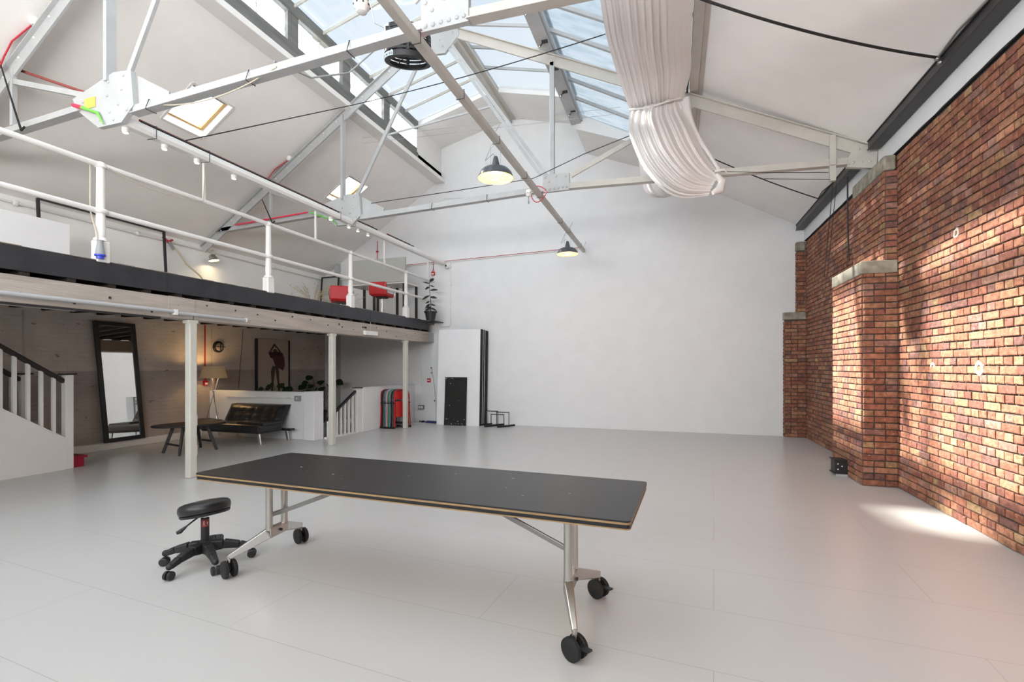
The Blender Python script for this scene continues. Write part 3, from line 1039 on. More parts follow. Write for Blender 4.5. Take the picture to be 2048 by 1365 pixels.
# ceiling spots hanging on that beam
for n, (y, lab) in enumerate([(3.60, 'small white ceiling spot just right of the near truss plate, first along the loft beam'),
                              (4.02, 'second small white spot along the beam above the loft rail'),
                              (4.42, 'third small white spot along the beam, close to the hanging rail rod'),
                              (4.95, 'fourth small white spot along the beam, before the far rafter crosses'),
                              (6.87, 'tiny lit spot on the beam beside the green tape'),
                              (7.36, 'tiny lit spot on the beam directly under the farther truss plate'),
                              (7.62, 'tiny lit spot on the beam just beyond the farther truss plate'),
                              (7.93, 'tiny lit spot on the beam, farthest one of the row')]):
    t = thing('ceiling_spot', lab, 'spotlight', (-5.60, y, 3.97), 'spots along the loft beam')
    b = MB()
    b.lathe([(0.012, 0.0), (0.034, -0.004), (0.034, -0.05), (0.028, -0.052)], (-5.60, y, 3.985), 16)
    b.build('housing', M['white_plastic'], t, smooth=True)
    b = MB()
    b.lathe([(0.002, -0.0525), (0.024, -0.053), (0.024, -0.056), (0.002, -0.057)], (-5.60, y, 3.985), 16)
    b.build('lens', M['spot_glow'], t)

# ------------------------------------------------------------------ loft
deck = thing('mezzanine_loft', 'timber loft with charcoal fascia on a white painted beam along the left side', 'mezzanine', (-5.8, 6, 2.2))
EX = -5.8
b = MB()
b.box(XL + 0.01, EX - 0.02, 3.1, YB - 0.01, 2.47, ZDECK)
b.box(-7.85, EX - 0.02, -2.5, 3.1, 2.47, ZDECK)
b.build('floorboards', M['loft_floor'], deck)
b = MB()
segs = [(-2.5, 1.0), (1.0, 4.2), (4.2, 7.15), (7.15, 8.3), (8.3, YB - 0.35)]
for a, c in segs:
    b.box(EX - 0.03, EX, a, c - 0.003, 2.315, 2.545)
b.build('fascia', M['charcoal'], deck, bevel=0.003)
b = MB()
n = 70
for i in range(n):
    y0 = -1 + i * (YB - 0.4 + 1) / n
    y1 = -1 + (i + 1) * (YB - 0.4 + 1) / n
    b.box(EX - 0.028, EX - 0.004 - 0.012 * rng.random(), y0, y1, 2.545, 2.549 + 0.007 * rng.random())
b.build('worn_edge', M['loft_floor'], deck)
b = MB()
b.box(EX - 0.10, EX + 0.25, YB - 0.5, YB - 0.02, 2.515, 2.535)
b.build('end_shelf', M['black_plastic'], deck)
b = MB()
for a, c in ((-2.5, 4.55), (4.56, YB - 0.25)):
    b.box(EX - 0.25, EX - 0.02, a, c, 2.01, 2.275)
b.build('main_beam', M['old_timber'], deck, bevel=0.012)
b = MB()
b.box(EX - 0.24, EX - 0.03, YB - 0.25, YB - 0.01, 2.03, 2.26)
b.build('beam_end', M['wall_grey'], deck)
b = MB()
b.box(EX - 0.02, EX - 0.01, 4.22, 4.42, 2.02, 2.275)
b.box(EX - 0.02, EX - 0.012, 4.42, 4.56, 2.08, 2.27)
b.build('splice_plate', M['old_timber'], deck)
for k in range(29):
    y = 0.2 + k * 0.375
    b = MB()
    b.box(XL + 0.02 if y > 3.1 else -7.85, EX - 0.03, y, y + 0.075, 2.28, 2.468)
    b.build('joist', M['dark_timber'], deck)
b = MB()
for k in range(26):
    y = 0.9 + k * 0.38 + rng.random() * 0.1
    z = 2.06 + rng.random() * 0.16
    b.ball((EX - 0.02, y, z), 0.010 + 0.006 * rng.random(), 6, 4)
b.build('nail_holes', M['dark_timber'], deck)
b = MB()
for y in (7.35, 8.06, 8.12, 8.16):
    b.box(EX - 0.022, EX - 0.012, y, y + 0.03, 2.17, 2.205)
b.build('old_bracket_marks', M['dark_timber'], deck)
# pale boarding under the loft at the near left
b = MB()
b.box(-7.8, -6.1, 2.2, 4.35, 2.17, 2.24)
tag(b.build('white_ceiling_panel', M['white_paint']), 'white boxed panel fixed under the loft joists above the stairs', 'panel')

# columns
for y, lab in ((4.535, 'nearest white square timber column under the loft, just left of the table'),
               (7.214, 'middle white square column under the loft, in front of the stairwell balusters'),
               (9.71, 'farthest white column under the loft, in front of the folding chairs')):
    t = thing('support_column', lab, 'column', (EX - 0.05, y, 0))
    b = MB()
    b.box(EX - 0.095, EX - 0.002, y - 0.05, y + 0.05, 0, 1.995)
    b.build('shaft', M['column_paint'], t, bevel=0.012)
    b = MB()
    b.box(EX - 0.115, EX - 0.0, y - 0.065, y + 0.065, 1.965, 2.008)
    b.build('cap', M['column_paint'], t, bevel=0.006)
    if y < 8:
        for z in (0.66, 0.28) if y < 5 else (1.0, 0.55):
            b = MB()
            b.box(EX - 0.045, EX - 0.015, y + 0.05, y + 0.064, z, z + 0.13)
            b.build('hinge_block', M['white_paint'], t, bevel=0.004)

# railing
rl = thing('loft_railing', 'white tubular steel railing with ball joints along the loft edge', 'railing', (EX, 6, ZDECK))
RXX = -5.83
for nm, z in (('top_rail', 3.575), ('mid_rail', 3.08)):
    b = MB()
    b.tube([(RXX, -1.5, z), (RXX, YB - 0.02, z)], 0.029, 14)
    b.build(nm, M['white_paint'], rl, smooth=True)
for y in (1.2, 3.5, 5.756, 7.71, 9.70):
    b = MB()
    b.lathe([(0.055, 2.76), (0.05, 2.785), (0.034, 2.80), (0.030, 2.86), (0.026, 3.04), (0.026, 3.05), (0.04, 3.06), (0.045, 3.08), (0.04, 3.10),
             (0.026, 3.11), (0.024, 3.54), (0.036, 3.55), (0.040, 3.575), (0.034, 3.60), (0.012, 3.612)], (RXX, y, 0), 18)
    b.v = [(RXX + (p_[0] - RXX) * (1.55 if abs(p_[2] - 3.3) < 0.26 or abs(p_[2] - 2.95) < 0.12 else 1.2), y + (p_[1] - y) * (1.55 if abs(p_[2] - 3.3) < 0.26 or abs(p_[2] - 2.95) < 0.12 else 1.2), p_[2]) for p_ in b.v]
    p = b.build('post', M['white_paint'], rl, smooth=True)
    b = MB()
    b.box(RXX - 0.058, RXX + 0.058, y - 0.058, y + 0.058, ZDECK - 0.0, 2.76)
    b.build('post_base', M['white_paint'], p, bevel=0.008)
    b = MB()
    b.tube([(RXX, y + 0.055, 3.052), (RXX, y + 0.06, 3.108)], 0.006, 6)
    b.build('clip', M['black_rope'], p)
for y in (4.70, 6.77, 8.84, 10.74):
    b = MB()
    b.bar((RXX, y, 4.12), (RXX, y, 3.585), 0.03, 0.025, up=(0, 1, 0))
    b.bar((RXX - 0.015, y, 4.105), (-5.58, y, 4.105), 0.025, 0.02)
    b.build('hanger_rod', M['white_paint'], rl)
# cable sagging along the railing and the drop to the blue plug
b = MB()
b.tube([(-5.86, 3.42, z) for z in (3.57, 3.3, 3.08)] + [(-5.83, 3.43, 2.95), (-5.80, 3.44, 2.85), (-5.79, 3.45, 2.76)], 0.008, 8)
b.tube(arc((-5.80, 3.56, 3.56), (-5.80, 4.66, 3.56), 0.07), 0.005, 6)
b.tube([(-5.80, 4.66, 3.56), (-5.80, 4.68, 3.8), (-5.81, 4.70, 4.09)], 0.006, 6)
tag(b.build('beige_flex', M['beige_cable'], smooth=True), 'thin beige flex tied to the loft railing, dropping to the blue plug', 'cable')
pl = thing('industrial_plug', 'grey and blue industrial power plug hanging at the loft edge by the first railing post', 'plug', (-5.76, 3.45, 2.55))
b = MB()
b.lathe([(0.02, 2.755), (0.032, 2.75), (0.026, 2.73), (0.034, 2.68), (0.042, 2.62), (0.044, 2.60)][::-1], (-5.755, 3.45, 0), 16)
b.build('grey_body', M['grey_plastic'], pl, smooth=True)
b = MB()
b.lathe([(0.034, 2.555), (0.036, 2.58), (0.05, 2.585), (0.05, 2.60)], (-5.755, 3.45, 0), 16)
b.build('blue_collar', M['blue_plastic'], pl)

# tube light under the beam edge
t = thing('batten_light', 'long unlit grey fluorescent batten clipped along the white loft beam at the left', 'light', (-5.76, 4, 2.05))
b = MB()
b.tube([(-5.765, 1.2, 2.085), (-5.765, 4.25, 2.085)], 0.022, 12)
b.tube([(-5.765, 4.28, 2.072), (-5.765, 5.28, 2.072)], 0.020, 12)
b.build('tube', M['wall_grey'], t, smooth=True)
b = MB()
b.box(-5.79, -5.74, 4.245, 4.285, 2.045, 2.11)
b.box(-5.785, -5.745, 5.28, 5.30, 2.05, 2.10)
b.build('end_clips', M['white_plastic'], t)
b = MB()
b.box(-5.79, -5.775, 1.2, 4.1, 1.985, 2.008)
b.build('dark_strip', M['black_plastic'], t)
t = thing('exit_light', 'white emergency light box on the face of the loft beam', 'emergency light', (-5.8, 8.3, 2.06))
b = MB()
b.box(-5.82, -5.755, 8.08, 8.50, 2.04, 2.125)
b.build('housing', M['white_plastic'], t, bevel=0.012)
b = MB()
b.tube([(-5.80, 8.28, 2.12), (-5.79, 8.30, 2.22), (-5.80, 8.30, 2.31)], 0.005, 6)
b.build('lead', M['beige_cable'], t)

# ------------------------------------------------------------------ things on the loft
b = MB()
b.bar((-9.02, 4.58, 3.93), (-9.02, 6.46, 3.93), 0.035, 0.035)
b.bar((-9.02, 4.58, 3.93), (-8.92, 4.58, ZDECK), 0.035, 0.035)
b.bar((-9.02, 6.46, 3.93), (-8.92, 6.46, ZDECK), 0.035, 0.035)
b.bar((-8.925, 4.58, ZDECK + 0.02), (-8.925, 6.46, ZDECK + 0.02), 0.035, 0.035)
tag(b.build('garment_rack', M['black_steel']), 'large black metal frame leaning on the upper left wall behind the railing', 'frame')
b = MB()
b.box(-8.03, -8.0, 2.0, 4.42, ZDECK, 3.395)
tag(b.build('display_board', M['board_white']), 'plain white board standing on the loft at the left edge of the view', 'board')

# wall mounted pipes on the upper left wall
b = MB()
b.tube([(XL + 0.03, 1.0, 3.83), (XL + 0.03, 10.9, 3.79)], 0.018, 8)
for y in (4.4, 6.1, 7.6, 9.2):
    b.ball((XL + 0.03, y, 3.815), 0.045, 10, 6, (0.6, 1, 1))
b.tube([(XL + 0.03, 10.9, 3.79), (-9.0, YB - 0.02, 3.76), (-7.9, YB - 0.02, 3.80)], 0.012, 8)
tag(b.build('wall_conduit', M['white_paint'], smooth=True), 'white conduit pipe with round boxes high along the upper left wall', 'pipe')
# hose on hook
t = thing('coiled_hose', 'cream hose hanging from a red clamp on the upper left wall', 'hose', (-9.15, 6.8, 3.3))
b = MB()
b.tube([(-9.12, 6.68, 3.74), (-9.10, 6.80, 3.62), (-9.08, 6.95, 3.42), (-9.06, 7.22, 3.24), (-9.05, 7.33, 3.1), (-9.05, 7.36, 2.9)], 0.017, 10)
b.build('hose', M['hose'], t, smooth=True)
b = MB()
b.tube([(-9.13, 6.63, 3.79), (-9.11, 6.72, 3.66)], 0.027, 10)
b.build('grey_nozzle', M['grey_plastic'], t)
b = MB()
b.bar((-9.15, 6.53, 3.86), (-9.13, 6.66, 3.77), 0.03, 0.03)
b.bar((-9.15, 6.72, 3.85), (-9.13, 6.60, 3.77), 0.03, 0.03)
b.build('red_clamp', M['red_wire'], t)

def spot_can(loc, aim, label, grp=None):
    t = thing('wall_spotlight', label, 'spotlight', loc, grp)
    L, A = V(loc), V(aim).normalized()
    b = MB()
    prof = [(0.02, -0.07), (0.055, -0.05), (0.075, 0.0), (0.10, 0.07), (0.104, 0.075)]
    q = A.to_track_quat('Z', 'Y').to_matrix()
    n0 = len(b.v)
    b.lathe(prof, (0, 0, 0), 20, cap=False)
    b.v = [tuple(L + q @ V(p)) for p in b.v]
    b.build('reflector', M['steel'], t, smooth=True, recalc=False)
    b = MB()
    b.lathe([(0.001, 0.045), (0.09, 0.05), (0.09, 0.055), (0.001, 0.06)], (0, 0, 0), 20)
    b.v = [tuple(L + q @ V(p)) for p in b.v]
    b.build('lit_lens', M['bulb'], t)
    b = MB()
    b.bar(L - A * 0.05, (L.x - 0.1, L.y, L.z + 0.02), 0.03, 0.03)
    b.build('bracket', M['grey_plastic'], t)
    d = bpy.data.lights.new('spot_lamp', 'SPOT')
    d.energy = 5
    d.color = (1, 0.82, 0.55)
    d.spot_size = math.radians(110)
    d.spot_blend = 0.6
    d.shadow_soft_size = 0.05
    lo = bpy.data.objects.new('spot_lamp', d)
    COL.objects.link(lo)
    lo.location = L + A * 0.09
    lo.rotation_euler = A.to_track_quat('-Z', 'Y').to_euler()
    return t
spot_can((-9.03, 7.48, 3.66), (0.25, 0.1, -1), 'chrome spotlight lit warm on the upper left wall under the far rafter')

# desk with upright screen board, stools
DY, DX0, DX1, DZ = 9.95, -7.62, -6.02, 3.415
desk = thing('high_desk', 'high white desk with black legs at the far end of the loft', 'desk', (-6.8, 10.3, ZDECK))
b = MB()
b.box(DX0, DX1, DY, DY + 0.68, DZ - 0.035, DZ)
b.build('desk_top', M['white_plastic'], desk, bevel=0.004)
for x, y in ((DX1 - 0.04, DY + 0.05), (DX1 - 0.04, DY + 0.62), (-6.88, DY + 0.05), (-6.78, DY + 0.05), (-6.6, DY + 0.62), (DX0 + 0.05, DY + 0.05), (DX0 + 0.05, DY + 0.62)):
    b = MB()
    b.box(x - 0.025, x + 0.025, y - 0.025, y + 0.025, ZDECK, DZ - 0.035)
    b.build('leg', M['black_steel'], desk)
b = MB()
b.box(-7.45, -5.935 - 0.05, DY - 0.03, DY + 0.02, DZ + 0.001, 3.985)
tag(b.build('screen_board', M['grey_board'], bevel=0.003), 'large grey-green pinboard standing on the front edge of the high desk', 'board')

def bar_stool(x, y, rot, label, h):
    t = thing('bar_stool', label, 'bar stool', (0, 0, 0), 'red bar stools at the high desk')
    b = MB()
    b.lathe([(0.20, 0.0), (0.20, 0.012), (0.05, 0.03), (0.03, 0.05)], (0, 0, 0), 28)
    b.build('base', M['chrome'], t, smooth=True)
    b = MB()
    b.lathe([(0.03, 0.05), (0.03, h * 0.6), (0.022, h * 0.61), (0.022, h - 0.02)], (0, 0, 0), 16)
    b.build('gas_column', M['chrome'], t, smooth=True)
    b = MB()
    b.tube([(0.02, 0.0, 0.2), (0.12, 0.05, 0.2), (0.16, 0, 0.2), (0.12, -0.05, 0.2), (0.02, 0, 0.2)], 0.009, 8)
    b.build('footrest', M['chrome'], t, smooth=True)
    b = MB()
    b.box(-0.10, 0.10, -0.10, 0.10, h - 0.03, h - 0.005)
    b.build('seat_plate', M['black_plastic'], t)
    b = MB()
    b.box(-0.20, 0.22, -0.20, 0.20, h, h + 0.09)
    b.build('seat', M['red_leather'], t, bevel=0.035)
    b = MB()
    b.hexa([(-0.235, -0.215, h + 0.02), (-0.15, -0.215, h + 0.02), (-0.15, 0.215, h + 0.02), (-0.235, 0.215, h + 0.02)],
           [(-0.27, -0.21, h + 0.31), (-0.20, -0.21, h + 0.31), (-0.20, 0.21, h + 0.31), (-0.27, 0.21, h + 0.31)])
    b.build('backrest', M['red_leather'], t, bevel=0.03)
    for s in (-1, 1):
        b = MB()
        b.tube([(-0.2, s * 0.215, h + 0.2), (-0.15, s * 0.24, h + 0.21), (0.12, s * 0.24, h + 0.2), (0.16, s * 0.24, h + 0.17), (0.17, s * 0.22, h + 0.03)], 0.011, 8)
        b.build('armrest', M['chrome'], t, smooth=True)
    t.location = (x, y, ZDECK)
    t.rotation_euler = (0, 0, rot)
    return t
bar_stool(-6.55, 8.35, math.radians(128), 'red padded bar stool nearer the railing post, seen from behind', 0.21)
bar_stool(-6.34, 9.52, math.radians(98), 'red padded bar stool beside the desk, farther one, seat turned right', 0.47)

# small black framed mirror and dried grasses
t = thing('framed_board', 'black framed pale panel leaning in the far left corner of the loft', 'framed panel', (-8.9, 10.8, ZDECK))
x0, x1, z0, z1 = -9.1, -8.56, ZDECK + 0.01, 3.83
y = 10.72
b = MB()
for p, q in (((x0, z0), (x0, z1)), ((x1, z0), (x1, z1)), ((x0, z1), (x1, z1)), ((x0, z0), (x1, z0))):
    b.bar((p[0], y + (p[1] - z0) * 0.08, p[1]), (q[0], y + (q[1] - z0) * 0.08, q[1]), 0.035, 0.035, up=(0, 1, 0))
b.build('frame', M['black_steel'], t)
b = MB()
b.hexa([(x0, y + 0.005, z0), (x1, y + 0.005, z0), (x1, y + 0.005 + 0.104, z1), (x0, y + 0.005 + 0.104, z1)],
       [(x0, y + 0.015, z0), (x1, y + 0.015, z0), (x1, y + 0.015 + 0.104, z1), (x0, y + 0.015 + 0.104, z1)])
b.build('panel', M['grey_board'], t)
def grass(loc, label, n=26, h=0.55, spread=0.45):
    t = thing('dried_grass', label, 'dried plant', loc)
    b = MB()
    for i in range(n):
        a = rng.random() * 6.28
        s = spread * (0.2 + rng.random())
        hh = h * (0.6 + 0.5 * rng.random())
        p0 = V(loc) + V((0.03 * math.cos(a), 0.03 * math.sin(a), 0.15))
        p1 = p0 + V((s * 0.35 * math.cos(a), s * 0.35 * math.sin(a), hh * 0.6))
        p2 = p0 + V((s * math.cos(a), s * math.sin(a), hh))
        b.tube([p0, p1, p2], 0.003, 4)
        for k in range(6):
            f = k / 6
            p = p1.lerp(p2, f)
            d = V((rng.random() - .5, rng.random() - .5, rng.random() * .6)) * 0.09
            b.tube([p, p + d], [0.002, 0.004], 4)
    b.build('stems', M['straw'], t)
    b = MB()
    b.lathe([(0.05, 0), (0.075, 0.05), (0.07, 0.14), (0.04, 0.18), (0.045, 0.2)], loc, 16)
    b.build('vase', M['white_plastic'], t, smooth=True)
grass((-7.6, 8.75, ZDECK), 'spray of dried grasses standing on the loft left of the framed panel')
grass((-7.3, 9.35, ZDECK), 'spray of dried grasses on the loft in front of the black framed panel', 22, 0.45)

def leaf_mesh(b, base, d, up, L, W, droop=0.15):
    base, d, up = V(base), V(d).normalized(), V(up)
    s = d.cross(up).normalized()
    u = s.cross(d).normalized()
    prof = [(0, 0.05), (0.2, 0.7), (0.45, 1.0), (0.7, 0.8), (0.9, 0.35), (1.0, 0.0)]
    vs = []
    for f, w in prof:
        c = base + d * (L * f) - u * (droop * L * f * f)
        vs += [c - s * (W / 2 * w) + u * 0.006 * w, c - u * 0.004, c + s * (W / 2 * w) + u * 0.006 * w]
    fs = []
    for i in range(len(prof) - 1):
        a = i * 3
        fs += [(a, a + 1, a + 4, a + 3), (a + 1, a + 2, a + 5, a + 4)]
    b.add(vs, fs)
def pot(t, loc, r, h, m_='black_plastic'):
    b = MB()
    b.lathe([(r * 0.68, 0), (r * 0.88, h * 0.82), (r * 1.0, h * 0.83), (r * 1.02, h), (r * 0.92, h), (r * 0.9, h * 0.9)], loc, 24)
    b.build('pot', M[m_], t, smooth=True)
    b = MB()
    b.lathe([(0.001, h * 0.88), (r * 0.88, h * 0.89), (r * 0.88, h * 0.90), (0.001, h * 0.91)], loc, 20)
    b.build('soil', M['soil'], t)
pp = (-5.60, 10.45, 2.535)
t = thing('rubber_plant', 'dark leaved rubber plant in a black pot at the far end of the loft edge', 'potted plant', pp)
pot(t, pp, 0.155, 0.21)
b = MB()
stem = [V(pp) + V((0.0, 0, 0.18)), V(pp) + V((0.01, 0, 0.4)), V(pp) + V((-0.02, 0.0, 0.65)), V(pp) + V((-0.04, 0, 0.93))]
b.tube(stem, [0.011, 0.009, 0.007, 0.005], 8)
b.build('stem', M['leaf'], t)
lf = [(0.93, 10, 0.14, 0.10, 0.9), (0.88, 200, 0.17, 0.05, 0.3), (0.84, 20, 0.13, 0.04, -0.2), (0.80, 170, 0.14, 0.08, -0.3), (0.72, -5, 0.20, 0.07, 0.15),
      (0.60, 200, 0.22, 0.07, -0.5), (0.56, -10, 0.18, 0.08, -0.1), (0.45, 160, 0.15, 0.06, -0.2), (0.40, 215, 0.18, 0.08, -0.9), (0.38, 20, 0.14, 0.06, -0.1),
      (0.33, 250, 0.14, 0.09, -0.7), (0.30, -25, 0.2, 0.06, -0.4), (0.27, 190, 0.14, 0.07, -0.2), (0.24, 100, 0.14, 0.07, 0), (0.9, 80, 0.15, 0.09, 0.4), (0.25, 280, 0.12, 0.08, 0.2)]
for z, ang, L, W, tilt in lf:
    b = MB()
    a = math.radians(ang + 18)
    leaf_mesh(b, V(pp) + V((-0.03 * z, 0, z)), (math.cos(a), math.sin(a), tilt), (0.3, -0.9, 0.6), L, W)
    b.build('leaf', M['leaf'], t, smooth=True, recalc=False)

# back wall services
b = MB()
b.tube([(-7.0, YB - 0.02, 4.02), (-2.0, YB - 0.02, 4.13)], 0.011, 8)
b.tube([(-5.36, YB - 0.02, 4.03), (-5.36, YB - 0.02, 2.46), (-5.40, YB - 0.02, 2.43), (-5.6, YB - 0.02, 2.43)], 0.012, 8)
for z in (2.6, 3.0, 3.45, 3.9):
    b.box(-5.385, -5.335, YB - 0.036, YB, z, z + 0.03)
b.box(-5.375, -5.345, YB - 0.045, YB, 3.25, 3.3)
tag(b.build('wall_conduit', M['white_paint'], smooth=True), 'thin white conduit running across the far wall and down beside the loft end', 'pipe')
b = MB()
b.tube([(-7.0, YB - 0.02, 4.045), (-5.4, YB - 0.02, 4.08), (-2.0, YB - 0.02, 4.155)], 0.006, 6)
tag(b.build('red_wall_cable', M['red_wire']), 'red cable clipped above the white conduit on the far wall', 'cable')
b = MB()
b.tube([(-7.5, YB - 0.02, 4.75), (-7.5, YB - 0.02, 4.2), (-7.48, YB - 0.02, 3.9)], 0.008, 6)
b.box(-7.53, -7.47, YB - 0.04, YB - 0.01, 4.45, 4.49)
tag(b.build('red_wall_cable', M['red_wire']), 'short vertical red cable on the far wall above the desk', 'cable')
def call_point(loc, n, label, lead=0.3, wdir=(1, 0)):
    t = thing('fire_call_point', label, 'fire call point', loc)
    x, y, z = loc
    b = MB()
    if n == 'back':
        b.box(x - 0.045, x + 0.045, y - 0.05, y, z - 0.045, z + 0.05)
    else:
        b.box(x, x + 0.05, y - 0.045, y + 0.045, z - 0.045, z + 0.05)
    b.build('red_box', M['red'], t, bevel=0.006)
    b = MB()
    if n == 'back':
        b.box(x - 0.028, x + 0.028, y - 0.053, y - 0.049, z - 0.028, z + 0.012)
    else:
        b.box(x + 0.049, x + 0.053, y - 0.028, y + 0.028, z - 0.028, z + 0.012)
    b.build('white_label', M['white_plastic'], t)
    b = MB()
    for s in (-0.02, 0.02):
        if n == 'back':
            b.tube([(x + s, y - 0.02, z + 0.05), (x, y - 0.02, z + 0.13), (x, y - 0.02, z + lead)], 0.006, 6)
        else:
            b.tube([(x + 0.02, y + s, z + 0.05), (x + 0.02, y, z + 0.13), (x + 0.02, y, z + lead)], 0.008, 6)
    b.build('red_lead', M['red_wire'], t)
call_point((-5.84, YB, 3.78), 'back', 'red fire call point on the far wall above the rubber plant')
call_point((XL, 7.43, 1.07), 'left', 'red fire call point on the whitewashed wall beside the floor lamp', 1.2)
t = thing('security_camera', 'white dome security camera where the loft beam meets the far wall', 'camera', (-5.44, YB - 0.06, 3.95))
b = MB()
b.lathe([(0.03, 0), (0.065, -0.02), (0.07, -0.05), (0.055, -0.09), (0.03, -0.11)], (-5.44, YB - 0.005, 3.94), 18, axis='Y')
b.build('housing', M['white_plastic'], t, smooth=True)
b = MB()
b.ball((-5.44, YB - 0.105, 3.94), 0.03, 12, 8)
b.build('lens', M['black_plastic'], t, smooth=True)

# ------------------------------------------------------------------ staircase at the left
st = thing('staircase', 'white panelled staircase with black handrail rising to the loft at the left edge', 'staircase', (-8.4, 4.0, 0))
SX0, SX1 = -8.90, -7.93
sl = 0.69
def zs(y): return 0.425 + sl * (4.33 - y)
b = MB()
b.plate_yz([(4.335, 0), (4.335, zs(4.335)), (1.9, zs(1.9)), (1.9, 0)], SX1 - 0.04, SX1)
b.build('side_panel', M['white_paint'], st)
b = MB()
b.hexa([(SX1 - 0.055, 4.34, zs(4.34) - 0.005), (SX1 + 0.012, 4.34, zs(4.34) - 0.005), (SX1 + 0.012, 4.34, zs(4.34) + 0.015), (SX1 - 0.055, 4.34, zs(4.34) + 0.015)],
       [(SX1 - 0.055, 1.9, zs(1.9) - 0.005), (SX1 + 0.012, 1.9, zs(1.9) - 0.005), (SX1 + 0.012, 1.9, zs(1.9) + 0.015), (SX1 - 0.055, 1.9, zs(1.9) + 0.015)])
b.build('string_capping', M['white_paint'], st)
for x, y in ((SX1 - 0.045, 4.38), (SX0 - 0.0, 4.36)):
    b = MB()
    b.box(x - 0.048, x + 0.048, y - 0.048, y + 0.048, 0, 1.30)
    nw = b.build('newel_post', M['white_paint'], st, bevel=0.005)
    b = MB()
    b.box(x - 0.075, x + 0.075, y - 0.075, y + 0.075, 1.30, 1.32)
    b.build('newel_cap', M['black_steel'], nw, bevel=0.004)
for x, y1 in ((SX1 - 0.045, 4.34), (SX0, 4.32)):
    b = MB()
    b.bar((x, y1, zs(y1) + 0.79), (x, 1.9, zs(1.9) + 0.79), 0.055, 0.06)
    b.build('handrail', M['black_steel'], st, bevel=0.012)
    for k in range(18):
        y = 4.22 - k * 0.137
        b = MB()
        b.box(x - 0.02, x + 0.02, y - 0.018, y + 0.018, zs(y) + 0.0, zs(y) + 0.77)
        b.build('baluster', M['white_paint'], st)
for k in range(9):
    y1 = 4.60 - k * 0.26
    b = MB()
    if k == 0:
        b.box(SX0 + 0.06, SX1 - 0.04, 4.432, 4.58, 0, 0.125)
        b.box(SX0 + 0.06, SX1 - 0.02, 4.432, 4.61, 0.125, 0.155)
    else:
        b.box(SX0 + 0.06, SX1 - 0.05, y1 - 0.30, y1 - 0.03, (0 if k < 2 else 0.18 * k - 0.02), 0.14 + 0.18 * k)
        b.box(SX0 + 0.06, SX1 - 0.05, y1 - 0.30, y1 + 0.0, 0.14 + 0.18 * k, 0.17 + 0.18 * k)
    b.build('tread', M['crimson'] if k < 3 else M['white_paint'], st, bevel=0.006)

# ------------------------------------------------------------------ under the loft
# leaning mirror
mi = thing('leaning_mirror', 'tall black framed mirror leaning on the whitewashed wall above the white skirting', 'mirror', (-9.1, 5.7, 0.13))
def mp(a, h, d=0.0):
    """a along the wall, h up the mirror, d out of its face"""
    f = h / 2.05
    xb, xt = -9.07, -9.155
    return (xb + (xt - xb) * f + d, 5.37 + 0.12 * (1 - f) + a * 0.655, 0.128 + h)
def mbar(b, a0, a1, h0, h1, d0, d1):
    b.hexa([mp(a0, h0, d0), mp(a1, h0, d0), mp(a1, h0, d1), mp(a0, h0, d1)], [mp(a0, h1, d0), mp(a1, h1, d0), mp(a1, h1, d1), mp(a0, h1, d1)])
b = MB()
mbar(b, 0, 0.11, 0, 2.05, 0, 0.035)
mbar(b, 0.89, 1.0, 0, 2.05, 0, 0.035)
mbar(b, 0.11, 0.89, 0, 0.07, 0, 0.035)
mbar(b, 0.11, 0.89, 1.98, 2.05, 0, 0.035)
b.build('frame', M['black_steel'], mi, bevel=0.006)
b = MB()
mbar(b, 0.11, 0.89, 0.07, 1.98, 0.008, 0.016)
b.build('glass', M['mirror'], mi)

# oval coffee table
ct = thing('coffee_table', 'dark oval coffee table with splayed legs beside the sofa', 'coffee table', (-7.66, 5.92, 0))
b = MB()
ring = [(-7.66 + 0.36 * math.cos(a) * 1.0 + 0.13 * math.sin(a), 5.92 + 0.50 * math.sin(a), 0) for a in [2 * math.pi * k / 48 for k in range(48)]]
b.hexa([(x, y, 0.435) for x, y, _ in ring], [(x, y, 0.465) for x, y, _ in ring])
b.build('table_top', M['black_plastic'], ct, bevel=0.01)
feet = [(-7.92, 5.66), (-7.41, 5.55), (-7.40, 6.20), (-7.84, 6.26)]
for x, y in feet:
    b = MB()
    xt, yt = -7.66 + (x + 7.66) * 0.6, 5.92 + (y - 5.92) * 0.62
    b.bar((x, y, 0), (xt, yt, 0.44), 0.03, 0.045, w2=0.04, h2=0.05)
    b.build('leg', M['black_plastic'], ct, bevel=0.004)
for p, q in ((feet[0], feet[1]), (feet[3], feet[2])):
    b = MB()
    f = lambda v: (-7.66 + (v[0] + 7.66) * 0.85, 5.92 + (v[1] - 5.92) * 0.87, 0.15)
    b.bar(f(p), f(q), 0.02, 0.03)
    b.build('cross_bar', M['black_plastic'], ct)

# sofa bed
so = thing('black_sofa', 'black tufted leather sofa bed with chrome legs against the low white wall', 'sofa', (-7.7, 7.0, 0))
SXL, SXR = -8.80, -7.02
b = MB()
b.box(SXL + 0.35, SXR - 0.0, 6.72, 7.28, 0.20, 0.36)
b.build('seat', M['black_leather'], so, bevel=0.045)
b = MB()
b.hexa([(SXL, 6.80, 0.33), (SXL + 0.36, 6.74, 0.22), (SXL + 0.36, 7.22, 0.22), (SXL, 7.2, 0.33)],
       [(SXL, 6.80, 0.40), (SXL + 0.36, 6.74, 0.37), (SXL + 0.36, 7.22, 0.37), (SXL, 7.2, 0.40)])
b.build('armrest', M['black_leather'], so, bevel=0.02)
b = MB()
b.hexa([(-7.66, 6.80, 0.352), (SXR + 0.02, 6.80, 0.352), (SXR + 0.02, 7.26, 0.352), (-7.66, 7.26, 0.352)],
       [(-7.64, 6.82, 0.40), (SXR, 6.82, 0.40), (SXR, 7.26, 0.40), (-7.64, 7.26, 0.40)])
